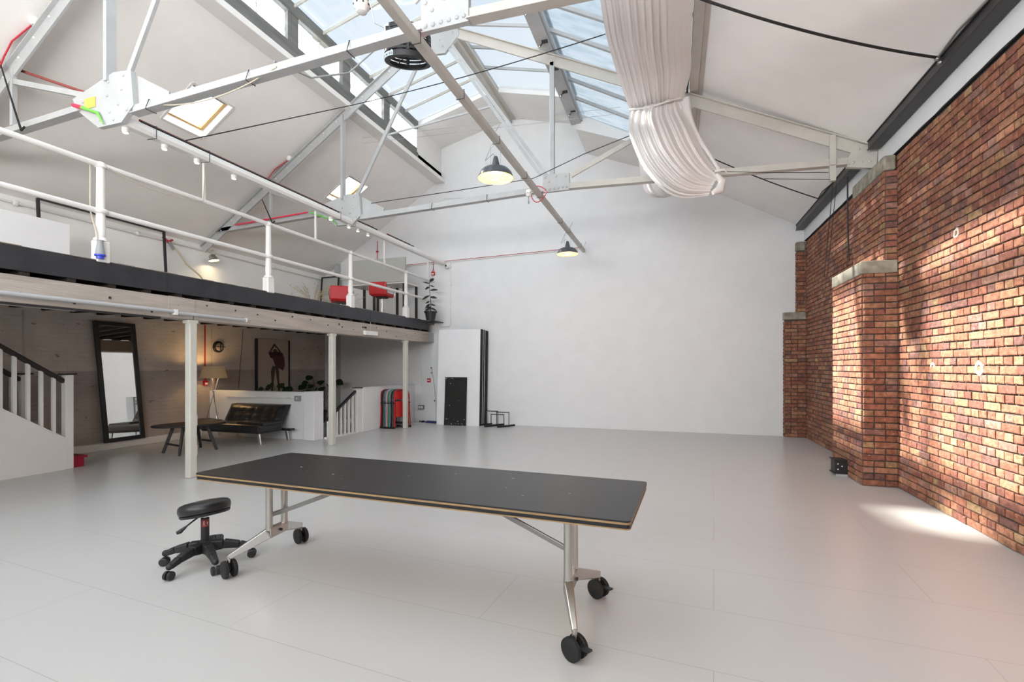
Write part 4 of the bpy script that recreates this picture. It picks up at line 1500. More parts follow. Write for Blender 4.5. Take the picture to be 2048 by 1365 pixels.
b.build('flap_cushion', M['black_leather'], so, bevel=0.015)
b = MB()
nx, nz = 40, 16
gx0, gx1 = -8.42, -7.06
P = []
for j in range(nz + 1):
    for i in range(nx + 1):
        fx, fz = i / nx, j / nz
        x = gx0 + (gx1 - gx0) * fx - 0.10 * fz * (1 - fx) * 0 
        z = 0.26 + 0.41 * fz
        y = 7.17 + 0.22 * fz
        tu = 0.022 * abs(math.sin(math.pi * fx * 6)) ** 0.6 * abs(math.sin(math.pi * fz * 3 + 0.2)) ** 0.6
        edge = min(1, min(fx, 1 - fx) * 16, min(fz, 1 - fz) * 8)
        P.append((x, y - (0.035 + tu) * edge, z))
n0 = len(P)
back_ = [(x, 7.30 + 0.22 * ((z - 0.26) / 0.41), z + 0.01) for x, y, z in P]
fs = []
for j in range(nz):
    for i in range(nx):
        a = j * (nx + 1) + i
        fs.append((a, a + 1, a + nx + 2, a + nx + 1))
        fs.append((n0 + a, n0 + a + nx + 1, n0 + a + nx + 2, n0 + a + 1))
for i in range(nx):
    fs.append((i, n0 + i, n0 + i + 1, i + 1))
    a = nz * (nx + 1) + i
    fs.append((a, a + 1, n0 + a + 1, n0 + a))
for j in range(nz):
    a = j * (nx + 1)
    fs.append((a, a + nx + 1, n0 + a + nx + 1, n0 + a))
    a = a + nx
    fs.append((a, n0 + a, n0 + a + nx + 1, a + nx + 1))
b.add(P + back_, fs)
b.build('backrest', M['black_leather'], so, smooth=True, angle=60)
b = MB()
for i in range(5):
    for j in range(2):
        fz = 0.33 + 0.33 * j
        b.ball((gx0 + (gx1 - gx0) * (i + 1) / 6, 7.17 + 0.22 * fz - 0.038, 0.26 + 0.41 * fz), 0.013, 8, 6)
b.build('tuft_buttons', M['black_leather'], so, smooth=True)
b = MB()
b.box(-7.3, -6.88, 7.30, 7.42, 0.20, 0.235)
b.build('rear_bar', M['black_steel'], so)
for x, y in ((-7.08, 6.80), (-7.02, 7.40), (-8.3, 6.80), (-8.3, 7.40)):
    b = MB()
    b.bar((x, y, 0.0), (x - 0.04, y, 0.205), 0.022, 0.045, w2=0.03, h2=0.05)
    b.build('leg', M['chrome'], so)

# tripod floor lamp
lx, ly = -8.77, 7.28
fl = thing('floor_lamp', 'tripod floor lamp with beige drum shade in the corner behind the sofa', 'floor lamp', (lx, ly, 0))
b = MB()
b.lathe([(0.245, 1.185), (0.185, 1.42)], (lx, ly, 0), 32, cap=False)
b.build('lamp_shade', M['shade'], fl, smooth=True, recalc=False)
for k in range(3):
    a = math.radians(100 + 120 * k)
    b = MB()
    b.tube([(lx + 0.24 * math.cos(a), ly + 0.20 * math.sin(a), 0.0), (lx - 0.09 * math.cos(a), ly - 0.09 * math.sin(a), 1.22)], 0.008, 8)
    b.build('leg', M['chrome'], fl, smooth=True)
b = MB()
b.tube([(lx, ly, 0.93), (lx, ly, 1.28)], 0.01, 8)
b.build('stem', M['chrome'], fl)
b = MB()
b.ball((lx, ly, 1.31), 0.035, 12, 8)
b.build('light_bulb', M['bulb'], fl, smooth=True)
d = bpy.data.lights.new('lamp_light', 'POINT')
d.energy = 9
d.color = (1.0, 0.62, 0.26)
d.shadow_soft_size = 0.04
lo = bpy.data.objects.new('lamp_light', d)
COL.objects.link(lo)
lo.location = (lx, ly, 1.37)

# low white walls round the stairwell
t = MB()
t.box(XL + 0.01, -6.74, 7.53, 7.72, 0.0, 0.92)
t.box(-6.74, -6.50, 7.50, 7.77, 0.0, 0.935)
lw = struct(t, 'wall_low', M['plaster'], bevel=0.008)
t = MB()
t.box(-6.52, -6.38, 8.86, YB - 0.005, 0.0, 0.945)
t.box(-6.53, -6.37, 8.86, YB - 0.005, 0.945, 0.965)
struct(t, 'wall_low_side', M['plaster'], bevel=0.005)
b = MB()
b.tube([(XL + 0.5, 7.515, 0.80), (-6.95, 7.515, 0.80)], 0.011, 8)
for x in (-8.3, -7.9, -7.5, -7.2, -7.05):
    b.box(x, x + 0.02, 7.50, 7.53, 0.782, 0.818)
tag(b.build('wall_conduit', M['white_paint']), 'white conduit running along the low wall above the sofa to the switch', 'pipe')
t = thing('isolator_switch', 'small grey switch box at the right end of the low wall conduit', 'switch', (-6.85, 7.5, 0.8))
b = MB()
b.box(-6.94, -6.82, 7.47, 7.53, 0.75, 0.85)
b.build('box', M['grey_plastic'], t, bevel=0.006)
b = MB()
b.box(-6.885, -6.87, 7.462, 7.47, 0.78, 0.82)
b.build('toggle', M['white_plastic'], t)

# stairwell balustrade
bl = thing('stairwell_balustrade', 'white balusters with a sloping black handrail guarding the stair down', 'balustrade', (-6.45, 8.3, 0))
b = MB()
b.box(-6.51, -6.40, 8.70, 8.86, 0, 0.95)
nw = b.build('newel_post', M['white_paint'], bl, bevel=0.008)
b = MB()
b.box(-6.53, -6.38, 8.68, 8.875, 0.95, 0.965)
b.build('newel_cap', M['black_steel'], nw)
b = MB()
b.bar((-6.455, 8.70, 0.89), (-6.455, 7.80, 0.36), 0.05, 0.05)
b.build('handrail', M['black_steel'], bl, bevel=0.01)
for k in range(7):
    y = 8.60 - k * 0.125
    b = MB()
    b.box(-6.475, -6.435, y - 0.02, y + 0.02, 0.0, 0.80 - (8.6 - y) * 0.589)
    b.build('baluster', M['white_paint'], bl)
b = MB()
b.box(-6.495, -6.42, 7.775, 8.70, 0.0, 0.03)
b.build('floor_plate', M['white_paint'], bl)

# plants rising from the stairwell landing
def bush(loc, label, n, h, spread):
    t = thing('monstera_plant', label, 'potted plant', loc, None)
    pot(t, loc, 0.16, 0.28)
    for i in range(n):
        a = rng.random() * 6.28
        s = spread * (0.3 + 0.8 * rng.random())
        hh = h * (0.55 + 0.5 * rng.random())
        p0 = V(loc) + V((0, 0, 0.25))
        p2 = p0 + V((s * math.cos(a), s * math.sin(a), hh))
        p1 = p0.lerp(p2, 0.5) + V((-0.05 * math.cos(a), 0, 0.08))
        b = MB()
        b.tube([p0, p1, p2], 0.005, 5)
        L = 0.13 + 0.09 * rng.random()
        leaf_mesh(b, p2, (math.cos(a), math.sin(a), -0.3), (0.4, -0.7, 0.6), L, L * 0.95, 0.3)
        b.build('leaf', M['leaf2'], t, smooth=True, recalc=False)
bush((-8.62, 8.75, 0.0), 'leafy green plant showing above the low white wall behind the sofa', 14, 0.80, 0.32)
bush((-8.62, 10.2, 0.0), 'green plant near the far wall behind the stairwell, left of the middle column', 14, 0.95, 0.5)

# framed print of a dancer
pr = thing('framed_print', 'tall black framed print of a dancer in a red dress on the whitewashed wall', 'picture', (-9.15, 9.2, 0.8))
py0, py1, pz0, pz1 = 8.70, 9.68, 0.70, 2.06
b = MB()
for a, c in (((py0, pz0), (py0, pz1)), ((py1, pz0), (py1, pz1)), ((py0, pz1), (py1, pz1)), ((py0, pz0), (py1, pz0))):
    b.bar((-9.165, a[0], a[1]), (-9.165, c[0], c[1]), 0.06, 0.035, up=(0, 1, 0) if a[1] == c[1] else (0, 1, 0))
b.build('frame', M['black_steel'], pr)
b = MB()
b.box(-9.185, -9.155, py0, py1, pz0, pz1)
b.build('paper', M['paper'], pr)
def printed(nm, polys, m_, x):
    b = MB()
    for poly in polys:
        b.hexa([(x, py0 + a * (py1 - py0), pz0 + c * (pz1 - pz0)) for a, c in poly], [(x + 0.0015, py0 + a * (py1 - py0), pz0 + c * (pz1 - pz0)) for a, c in poly])
    b.build(nm, M[m_], pr)
printed('printed_body', [
    [(0.42, 0.06), (0.47, 0.05), (0.52, 0.30), (0.56, 0.52), (0.47, 0.54), (0.42, 0.44), (0.44, 0.25)],
    [(0.66, 0.05), (0.72, 0.05), (0.68, 0.25), (0.68, 0.42), (0.64, 0.54), (0.55, 0.54), (0.58, 0.40), (0.62, 0.25)],
    [(0.36, 0.76), (0.40, 0.82), (0.52, 0.93), (0.56, 0.91), (0.45, 0.81), (0.42, 0.75)],
    [(0.78, 0.74), (0.70, 0.82), (0.58, 0.90), (0.54, 0.93), (0.50, 0.90), (0.62, 0.84), (0.70, 0.75)]], 'skin_print', -9.1545)
printed('printed_hair', [[(0.55 + 0.07 * math.cos(a), 0.80 + 0.035 * math.sin(a)) for a in [2 * math.pi * k / 14 for k in range(14)]]], 'skin_print', -9.153)
printed('printed_bodice', [[(0.34, 0.77), (0.40, 0.68), (0.50, 0.66), (0.72, 0.68), (0.82, 0.72), (0.78, 0.77), (0.62, 0.79), (0.45, 0.78)]], 'crimson_print', -9.152)
printed('printed_skirt', [[(0.46, 0.69), (0.55, 0.54), (0.64, 0.50), (0.80, 0.45), (0.86, 0.54), (0.84, 0.70), (0.72, 0.72)]], 'rose_print', -9.1505)

# services on the whitewashed wall
b = MB()
b.lathe([(0.12, 0.0), (0.12, 0.03), (0.10, 0.045)], (XL + 0.002, 7.73, 1.83), 20, axis='X')
bw = thing('bulkhead_light', 'round black bulkhead light with a cross guard on the whitewashed wall above the lamp', 'wall light', (XL, 7.73, 1.83))
b.build('black_ring', M['black_steel'], bw, smooth=True)
b = MB()
b.lathe([(0.085, 0.04), (0.07, 0.065), (0.03, 0.078)], (XL + 0.002, 7.73, 1.83), 20, axis='X')
b.build('glass_dome', M['paper'], bw, smooth=True)
b = MB()
b.bar((XL + 0.085, 7.62, 1.83), (XL + 0.085, 7.84, 1.83), 0.01, 0.014)
b.bar((XL + 0.085, 7.73, 1.72), (XL + 0.085, 7.73, 1.94), 0.01, 0.014)
b.build('guard', M['black_steel'], bw)
for y, z0, z1, m_, lab in ((7.42, 1.2, 2.27, 'red_wire', 'vertical red cable on the whitewashed wall above the red call point'),
                           (4.5, 0.9, 2.27, 'wall_grey', 'thin vertical conduit on the whitewashed wall behind the stair rail'),
                           (7.58, 0.9, 2.27, 'beige_cable', 'thin beige vertical pipe between the red cable and the round wall light')):
    b = MB()
    b.tube([(XL + 0.015, y, z0), (XL + 0.015, y, z1)], 0.008, 8)
    tag(b.build('wall_cable', M[m_]), lab, 'cable')
b = MB()
b.tube([(XL + 0.02, 8.35, 2.25), (XL + 0.03, 8.22, 0.92)], 0.005, 6)
tag(b.build('wall_cable', M['black_rope']), 'thin dark slanting wire on the whitewashed wall left of the dancer print', 'cable')
# under-loft light bulbs
for x, y, lab in ((-7.2, 8.6, 'small warm bulb under the loft joists near the stairwell'), (-7.1, 6.2, 'small warm bulb under the loft joists above the coffee table')):
    t = thing('ceiling_bulb', lab, 'light bulb', (x, y, 2.28))
    b = MB()
    b.lathe([(0.035, 2.28), (0.03, 2.24), (0.02, 2.235)][::-1], (x, y, 0), 14)
    b.build('holder', M['black_plastic'], t)
    b = MB()
    b.ball((x, y, 2.215), 0.025, 10, 8)
    b.build('glass_bulb', M['bulb'], t, smooth=True)

# ------------------------------------------------------------------ folding chairs leaning in a fan in front of the low side wall
def folding_chair(m_, label, x, y, lean, group='folding chairs leaning by the low wall'):
    """folded flat: tubular frame in the local XZ plane, tapering legs"""
    t = thing('folding_chair', label, 'folding chair', (0, 0, 0), group)
    w, h = 0.21, 0.88
    pts = [(-w - 0.02, 0, 0.02), (-w, 0, 0.4), (-w, 0, h - 0.15)]
    pts += [(-w + 0.13 * (1 - math.cos(a)), 0, h - 0.15 + 0.15 * math.sin(a)) for a in [math.pi / 2 * k / 5 for k in range(1, 6)]]
    pts += [(w - 0.13 * (1 - math.cos(a)), 0, h - 0.15 + 0.15 * math.sin(a)) for a in [math.pi / 2 * (5 - k) / 5 for k in range(0, 6)]]
    pts += [(w, 0, 0.4), (w + 0.02, 0, 0.02)]
    b = MB()
    b.tube(pts, 0.0125, 8)
    b.build('frame', M[m_], t, smooth=True)
    b = MB()
    b.box(-w + 0.012, w - 0.012, -0.008, 0.012, h - 0.22, h - 0.03)
    b.build('back_panel', M[m_], t, bevel=0.006)
    b = MB()
    b.box(-w + 0.02, w - 0.02, -0.022, 0.004, 0.26, 0.62)
    b.build('seat_panel', M[m_], t, bevel=0.008)
    for s in (-1, 1):
        b = MB()
        b.tube([(s * (w - 0.03), 0.015, 0.55), (s * (w - 0.01), 0.015, 0.02)], 0.010, 8)
        b.build('leg', M[m_], t, smooth=True)
        b = MB()
        b.lathe([(0.017, 0), (0.017, 0.045)], (s * (w + 0.02), 0, 0), 10)
        b.build('rubber_foot', M['rubber'], t)
        b = MB()
        b.ball((s * w, -0.01, 0.58), 0.016, 8, 6)
        b.build('pivot', M['rubber'], t)
    b = MB()
    b.box(-w + 0.02, w - 0.02, 0.008, 0.02, 0.10, 0.125)
    b.build('cross_bar', M['rubber'], t)
    t.location = (x, y, 0)
    t.rotation_euler = (math.radians(lean), 0, math.radians(69))
    return t
fc = [('f_red', 'red folding chair at the back of the leaning stack, nearest the white stair wall'),
      ('f_black', 'black folding chair directly in front of the rearmost red one'),
      ('f_grey', 'dark grey folding chair third in the leaning stack from the left'),
      ('f_blue', 'pale blue folding chair just left of the pink one'),
      ('f_pink', 'pink folding chair in the middle of the leaning stack'),
      ('f_green', 'green folding chair just right of the pink one'),
      ('f_blue', 'pale blue folding chair just right of the green one'),
      ('f_black', 'black folding chair between the blue and the front grey one'),
      ('f_grey', 'dark grey folding chair directly behind the front red chair'),
      ('f_red', 'front red folding chair of the leaning stack, beside the far column')]
for i, (m_, lab) in enumerate(fc):
    folding_chair(m_, lab, -6.285 + 0.0385 * i, 9.71 + 0.0025 * i, -2.0)

# ------------------------------------------------------------------ far corner
PY = 10.60
def board(x0, x1, y, z1, th, m_, name, label, cat, tilt=0.0, edge=None, group=None):
    b = MB()
    dx = 0.06 * z1 / 2.3
    b.hexa([(x0, y, 0), (x1, y, 0), (x1, y + th, 0), (x0, y + th, 0)],
           [(x0 + dx * 1.2, y + tilt, z1), (x1 + dx * 0.6, y + tilt, z1), (x1 + dx * 0.6, y + tilt + th, z1), (x0 + dx * 1.2, y + tilt + th, z1)])
    mats = [M[m_]] + ([M[edge]] if edge else [])
    o = b.build(name, mats)
    if edge:
        for p in o.data.polygons:
            if abs(p.normal.y) < 0.5:
                p.material_index = 1
    return tag(o, label, cat, group)
board(-5.52, -4.40, PY, 2.31, 0.025, 'board_white', 'poly_board', 'tall white polystyrene board at the front of the stack leaning on the far wall', 'board', 0.0, 'board_white')
yy = PY + 0.03
for k, (th, m_, lab) in enumerate([(0.10, 'board_black', 'thick black board right behind the tall white front board'),
                                   (0.012, 'board_white', 'thin white sheet between the black boards in the stack'),
                                   (0.07, 'board_black', 'black board in the middle of the stack'),
                                   (0.015, 'board_white', 'second thin white sheet deeper in the board stack'),
                                   (0.07, 'board_black', 'black board behind the second white sheet'),
                                   (0.09, 'board_black', 'rearmost black board of the stack, touching the far wall')]):
    board(-5.50 + 0.01 * k, -4.38 + 0.004 * k, yy, 2.30 - 0.004 * k, th, m_, 'poly_board', lab, 'board', 0.0)
    yy += th + 0.004
t = thing('painted_board', 'small black painted panel with white chips propped on the tall white board', 'board', (-5.0, PY - 0.06, 0))
b = MB()
b.hexa([(-5.285, PY - 0.075, 0), (-4.715, PY - 0.075, 0), (-4.715, PY - 0.045, 0), (-5.285, PY - 0.045, 0)],
       [(-5.265, PY - 0.035, 1.155), (-4.70, PY - 0.035, 1.155), (-4.70, PY - 0.005, 1.155), (-5.265, PY - 0.005, 1.155)])
b.build('panel', M['board_black'], t, bevel=0.004)
b = MB()
for i in range(20):
    z = rng.choice([rng.random() * 1.1, 1.12 + 0.02 * rng.random(), 0.03 + 0.03 * rng.random(), 0.15])
    x = -5.25 + 0.5 * rng.random()
    yb = PY - 0.076 + 0.04 * z / 1.155
    s = 0.004 + 0.008 * rng.random()
    b.add([(x - s, yb - 0.001, z - s * .6), (x + s, yb - 0.001, z - s), (x + s * .7, yb - 0.001, z + s), (x - s, yb - 0.001, z + s * .7)], [(0, 1, 2, 3)])
b.build('paint_chips', M['chip'], t)

# black flat stands
def foot_frame(x, y, w, h, label, dark=0.013, L=0.34):
    t = thing('flat_stand', label, 'stand', (x, y, 0), 'black metal foot stands')
    b = MB()
    b.bar((x, y, 0.03), (x, y, h), 0.014, 0.014)
    b.bar((x + w, y, 0.03), (x + w, y, h), 0.014, 0.014)
    b.bar((x - 0.007, y, h), (x + w + 0.007, y, h), 0.014, 0.02)
    b.build('hoop', M['black_steel'], t)
    for k in (0, 1):
        b = MB()
        xx = x + k * w
        b.bar((xx - 0.10, y - 0.16, 0.02), (xx + 0.10, y + 0.12, 0.02), 0.035, 0.04)
        b.build('foot', M['black_steel'], t)
foot_frame(-4.52 + 0.2, 10.86, 0.30, 0.34, 'black metal hoop stand partly behind the stacked boards')
foot_frame(-4.02, 10.78, 0.31, 0.33, 'black metal hoop stand farthest right along the far wall')
foot_frame(-4.10, 10.62, 0.32, 0.29, 'black metal hoop stand, lower one in front of the taller hoops')

# telescopic pole with mop head
t = thing('mop', 'telescopic mop pole leaning in the far corner with a navy mop head', 'mop', (-5.7, 10.9, 0))
b = MB()
b.tube([(-5.66, 10.86, 0.06), (-5.78, 10.95, 0.75), (-5.88, 11.0, 1.38)], 0.010, 8)
b.build('pole', M['steel'], t)
b = MB()
for p in ((-5.88, 11.0, 1.38), (-5.865, 10.99, 1.25), (-5.74, 10.92, 0.55)):
    b.ball(p, 0.018, 8, 6)
b.build('collars', M['black_plastic'], t)
b = MB()
b.box(-5.95, -5.56, 10.80, 10.92, 0.0, 0.045)
b.build('mop_head', M['navy'], t, bevel=0.02)
b = MB()
b.tube([(-6.15, 10.9, 0.02), (-6.0, 10.88, 0.02)], 0.022, 8)
tag(b.build('floor_brush', M['black_plastic'], smooth=True), 'small dark brush lying on the floor left of the mop head', 'brush')
b = MB()
b.tube([(-6.17, YB - 0.05, 0.30), (-6.13, YB - 0.08, 0.1), (-6.02, 10.7, 0.01), (-5.8, 10.55, 0.01), (-5.7, 10.62, 0.01), (-5.95, 10.6, 0.01), (-6.1, 10.5, 0.01)], 0.006, 6)
tag(b.build('white_flex', M['white_plastic'], smooth=True), 'white flex from the far corner socket lying loose on the floor', 'cable')
t = thing('wall_socket', 'metal double wall socket low on the far wall', 'socket', (-6.18, YB, 0.36))
b = MB()
b.box(-6.27, -6.10, YB - 0.04, YB, 0.31, 0.42)
b.build('metal_box', M['dull_steel'], t, bevel=0.004)
b = MB()
b.box(-6.245, -6.195, YB - 0.06, YB - 0.04, 0.335, 0.395)
b.box(-6.175, -6.125, YB - 0.06, YB - 0.04, 0.335, 0.395)
b.build('plug', M['white_plastic'], t)
b = MB()
b.tube([(-6.18, YB - 0.015, 0.42), (-6.18, YB - 0.015, 2.0)], 0.010, 8)
b.box(-6.2, -6.16, YB - 0.03, YB, 0.9, 0.93)
tag(b.build('wall_conduit', M['white_paint']), 'vertical white conduit above the metal socket on the far wall', 'pipe')
b = MB()
b.box(-6.15, -6.06, YB - 0.02, YB, 1.03, 1.12)
tag(b.build('switch_plate', M['white_plastic'], bevel=0.004), 'square pale switch plate on the far wall left of the red box', 'switch')
t = thing('fire_sign_box', 'small red box with a pale label on the far wall behind the mop pole', 'fire alarm box', (-5.97, YB, 1.06))
b = MB()
b.box(-6.01, -5.92, YB - 0.04, YB, 1.01, 1.11)
b.build('red_box', M['red'], t, bevel=0.005)
b = MB()
b.box(-5.995, -5.935, YB - 0.043, YB - 0.039, 1.045, 1.075)
b.build('pale_label', M['white_plastic'], t)

# black box by the pier
t = thing('black_socket_box', 'black box with white studs on the floor at the foot of the big brick pier', 'electrical box', (2.03, 7.3, 0))
b = MB()
b.box(1.965, 2.113, 7.28, 7.46, 0.03, 0.20)
b.box(1.95, 2.113, 7.27, 7.47, 0.195, 0.21)
b.box(1.95, 2.113, 7.27, 7.47, 0.028, 0.04)
b.build('case', M['black_plastic'], t, bevel=0.003)
b = MB()
for x, z in ((2.0, 0.155), (2.045, 0.125), (2.0, 0.085)):
    b.ball((x, 7.279, z), 0.009, 8, 6, (1, 0.4, 1))
b.build('studs', M['white_plastic'], t)
b = MB()
b.bar((1.98, 7.29, 0.012), (2.11, 7.29, 0.012), 0.02, 0.024)
b.build('foot_bar', M['wall_grey'], t)

# ------------------------------------------------------------------ pendant lamps
def pendant(x, y, zrim, label):
    t = thing('pendant_lamp', label, 'pendant lamp', (x, y, zrim), 'enamel pendant lamps on the services rail')
    b = MB()
    outer = [(0.208, 0.0), (0.200, 0.03), (0.185, 0.065), (0.15, 0.10), (0.09, 0.125), (0.05, 0.135), (0.048, 0.15), (0.028, 0.235), (0.022, 0.25), (0.012, 0.255)]
    b.lathe(outer, (x, y, zrim), 32, cap=False)
    b.lathe([(0.012, 0.255), (0.001, 0.256)], (x, y, zrim), 32, cap=False)
    b.build('shade', M['lamp_enamel'], t, smooth=True, recalc=False)
    b = MB()
    b.lathe([(0.206, 0.001), (0.197, 0.028), (0.182, 0.062), (0.147, 0.096), (0.088, 0.12), (0.045, 0.128), (0.001, 0.13)][::-1], (x, y, zrim), 32, cap=False)
    b.build('shade_lining', M['enamel_in'], t, smooth=True, recalc=False)
    b = MB()
    b.ball((x, y, zrim + 0.085), 0.034, 14, 10)
    b.build('light_bulb', M['bulb'], t, smooth=True)
    b = MB()
    for r in (0.207, 0.13, 0.06):
        z = -0.03 * (1 - r / 0.207)
        b.tube([(x + r * math.cos(a), y + r * math.sin(a), zrim + z) for a in [2 * math.pi * k / 28 for k in range(28)]], 0.002, 4, closed=True)
    for k in range(3):
        a = math.pi * k / 3 + 0.4
        b.tube([(x + r * math.cos(a), y + r * math.sin(a), zrim - 0.03 * (1 - abs(r) / 0.207)) for r in (-0.207, -0.13, 0, 0.13, 0.207)], 0.002, 4)
    b.build('wire_guard', M['steel'], t)
    b = MB()
    b.tube([(x - 0.06, y, zrim + 0.16), (x - 0.06, y, zrim + 0.36), (x, y, zrim + 0.39), (x + 0.06, y, zrim + 0.36), (x + 0.06, y, zrim + 0.16)], 0.0022, 5)
    b.tube([(x, y, zrim + 0.39), (x, y, 4.02)], 0.003, 5)
    b.tube([(x, y, zrim + 0.25), (x - 0.03, y, zrim + 0.29), (x - 0.13, y, zrim + 0.22), (x - 0.05, y, zrim + 0.40), (x, y, 4.02)], 0.004, 6)
    b.build('flex', M['grey_plastic'], t)
    d = bpy.data.lights.new('pendant_light', 'POINT')
    d.energy = 5
    d.color = (1.0, 0.74, 0.38)
    d.shadow_soft_size = 0.03
    lo = bpy.data.objects.new('pendant_light', d)
    COL.objects.link(lo)
    lo.location = (x, y, zrim + 0.04)
pendant(-1.97, 5.25, 3.60, 'lit grey enamel pendant lamp, larger and nearer one, hanging under the lantern')
pendant(-1.98, 9.25, 3.60, 'lit grey enamel pendant lamp, smaller farther one, near the rail end')

# smoke detectors on the rail
def smoke(x, y, z, label, sc=1.0, tail=False):
    t = thing('smoke_detector', label, 'smoke detector', (x, y, z))
    b = MB()
    b.lathe([(0.02, -0.075), (0.035, -0.07), (0.045, -0.045), (0.055, -0.035), (0.058, -0.015), (0.045, 0.0), (0.05, 0.03)], (x, y, z), 24)
    b.v = [tuple(V((x, y, z)) + (V(p) - V((x, y, z))) * sc) for p in b.v]
    b.build('housing', M['white_plastic'], t, smooth=True)
    b = MB()
    for k in range(8):
        a = 2 * math.pi * k / 8
        b.box(x + sc * 0.053 * math.cos(a) - 0.006, x + sc * 0.053 * math.cos(a) + 0.006, y + sc * 0.053 * math.sin(a) - 0.006, y + sc * 0.053 * math.sin(a) + 0.006, z - 0.032 * sc, z - 0.02 * sc)
    b.build('vents', M['black_plastic'], t)
    b = MB()
    b.bar((x, y, z + 0.03 * sc), (-2.0, y, 4.05), 0.03, 0.03)
    b.build('mount', M['truss_cream'], t)
    if tail:
        b = MB()
        b.tube([(x, y, z - 0.07), (x, y, z - 0.13)], 0.006, 6)
        b.ball((x, y, z - 0.15), 0.014, 8, 6, (1, 1, 2))
        b.build('hanging_tag', M['grey_plastic'], t)
smoke(-2.12, 2.93, 4.02, 'round white smoke detector on the rail at the top of the view', 1.0)
smoke(-2.08, 6.95, 4.03, 'white smoke detector with a hanging tag beside the centre truss plate', 0.9, True)

# black drum fan
fx, fy, fz, fr = -2.86, 4.8, 5.03, 0.262
fan = thing('drum_fan', 'black louvred drum fan hanging near the skylight ridge', 'fan', (fx, fy, fz))
# the drum leans a little towards the far end
tilt = Matrix.Rotation(math.radians(14), 3, 'X') @ Matrix.Rotation(math.radians(6), 3, 'Y')
def ftr(b):
    b.v = [tuple(V((fx, fy, fz)) + tilt @ V(p)) for p in b.v]
b = MB()
for z0, z1, r0 in ((-0.16, -0.105, fr), (0.125, 0.165, fr * 0.96)):
    b.lathe([(r0, z0), (r0, z1), (r0 - 0.018, z1), (r0 - 0.018, z0)], (0, 0, 0), 40, cap=False)
    n = len(b.v)
    b.add([b.v[n - 160 + k] for k in range(40)] + [b.v[n - 40 + k] for k in range(40)], [(k, (k + 1) % 40, 40 + (k + 1) % 40, 40 + k) for k in range(40)])
b.lathe([(fr, -0.16), (fr - 0.055, -0.165), (fr - 0.055, -0.155), (fr - 0.02, -0.15)], (0, 0, 0), 40, cap=False)
ftr(b)
b.build('outer_rings', M['black_plastic'], fan, smooth=True, recalc=True)
b = MB()
for z in (-0.088, -0.052, -0.016, 0.020, 0.056, 0.092):
    b.lathe([(fr * 0.995, z), (fr * 0.985, z + 0.024), (fr * 0.93, z + 0.022), (fr * 0.94, z)], (0, 0, 0), 40, cap=False)
for k in range(6):
    a = 2 * math.pi * k / 6
    b.bar((fr * 0.96 * math.cos(a), fr * 0.96 * math.sin(a), -0.1), (fr * 0.96 * math.cos(a), fr * 0.96 * math.sin(a), 0.14), 0.03, 0.02)
ftr(b)
b.build('louvres', M['black_plastic'], fan, smooth=True)
b = MB()
for k in range(5):
    a = 2 * math.pi * k / 5
    c, s = math.cos(a), math.sin(a)
    b.hexa([(0.04 * c, 0.04 * s, -0.03), (0.2 * c - 0.05 * s, 0.2 * s + 0.05 * c, -0.05), (0.21 * c + 0.06 * s, 0.21 * s - 0.06 * c, 0.02), (0.05 * c + 0.04 * s, 0.05 * s - 0.04 * c, 0.01)],
           [(0.04 * c, 0.04 * s, -0.025), (0.2 * c - 0.05 * s, 0.2 * s + 0.05 * c, -0.045), (0.21 * c + 0.06 * s, 0.21 * s - 0.06 * c, 0.025), (0.05 * c + 0.04 * s, 0.05 * s - 0.04 * c, 0.015)])
ftr(b)
b.build('blades', M['black_plastic'], fan)
b = MB()
b.lathe([(0.055, -0.08), (0.06, -0.02), (0.06, 0.07), (0.03, 0.09)], (0, 0, 0), 20)
for k in range(3):
    a = 2 * math.pi * k / 3 + 0.5
    b.tube([(0, 0, -0.07), (fr * math.cos(a), fr * math.sin(a), -0.12)], 0.006, 6)
ftr(b)
b.build('motor', M['black_steel'], fan, smooth=True)
b = MB()
a0, a1 = math.radians(205), math.radians(262)
vs = []
K = 10
for k in range(K + 1):
    a = a0 + (a1 - a0) * k / K
    for z in (-0.155, -0.108):
        vs.append(((fr + 0.003) * math.cos(a), (fr + 0.003) * math.sin(a), z))
b.add(vs, [(2 * k, 2 * k + 2, 2 * k + 3, 2 * k + 1) for k in range(K)])
ftr(b)
lbl = b.build('grey_label', M['sticker_grey'], fan, recalc=False)
def text_obj(body, size, mat_, parent, M4, name='lettering', extr=0.0006):
    cu = bpy.data.curves.new(name, 'FONT')
    cu.body = body
    cu.size = size
    cu.extrude = extr
    cu.align_x = 'CENTER'
    cu.align_y = 'CENTER'
    o = bpy.data.objects.new(name, cu)
    COL.objects.link(o)
    dg = bpy.context.evaluated_depsgraph_get()
    me = bpy.data.meshes.new_from_object(o.evaluated_get(dg))
    bpy.data.objects.remove(o)
    me.transform(M4)
    me.materials.clear()
    me.materials.append(mat_)
    oo = bpy.data.objects.new(name, me)
    COL.objects.link(oo)
    oo.parent = parent
    return oo
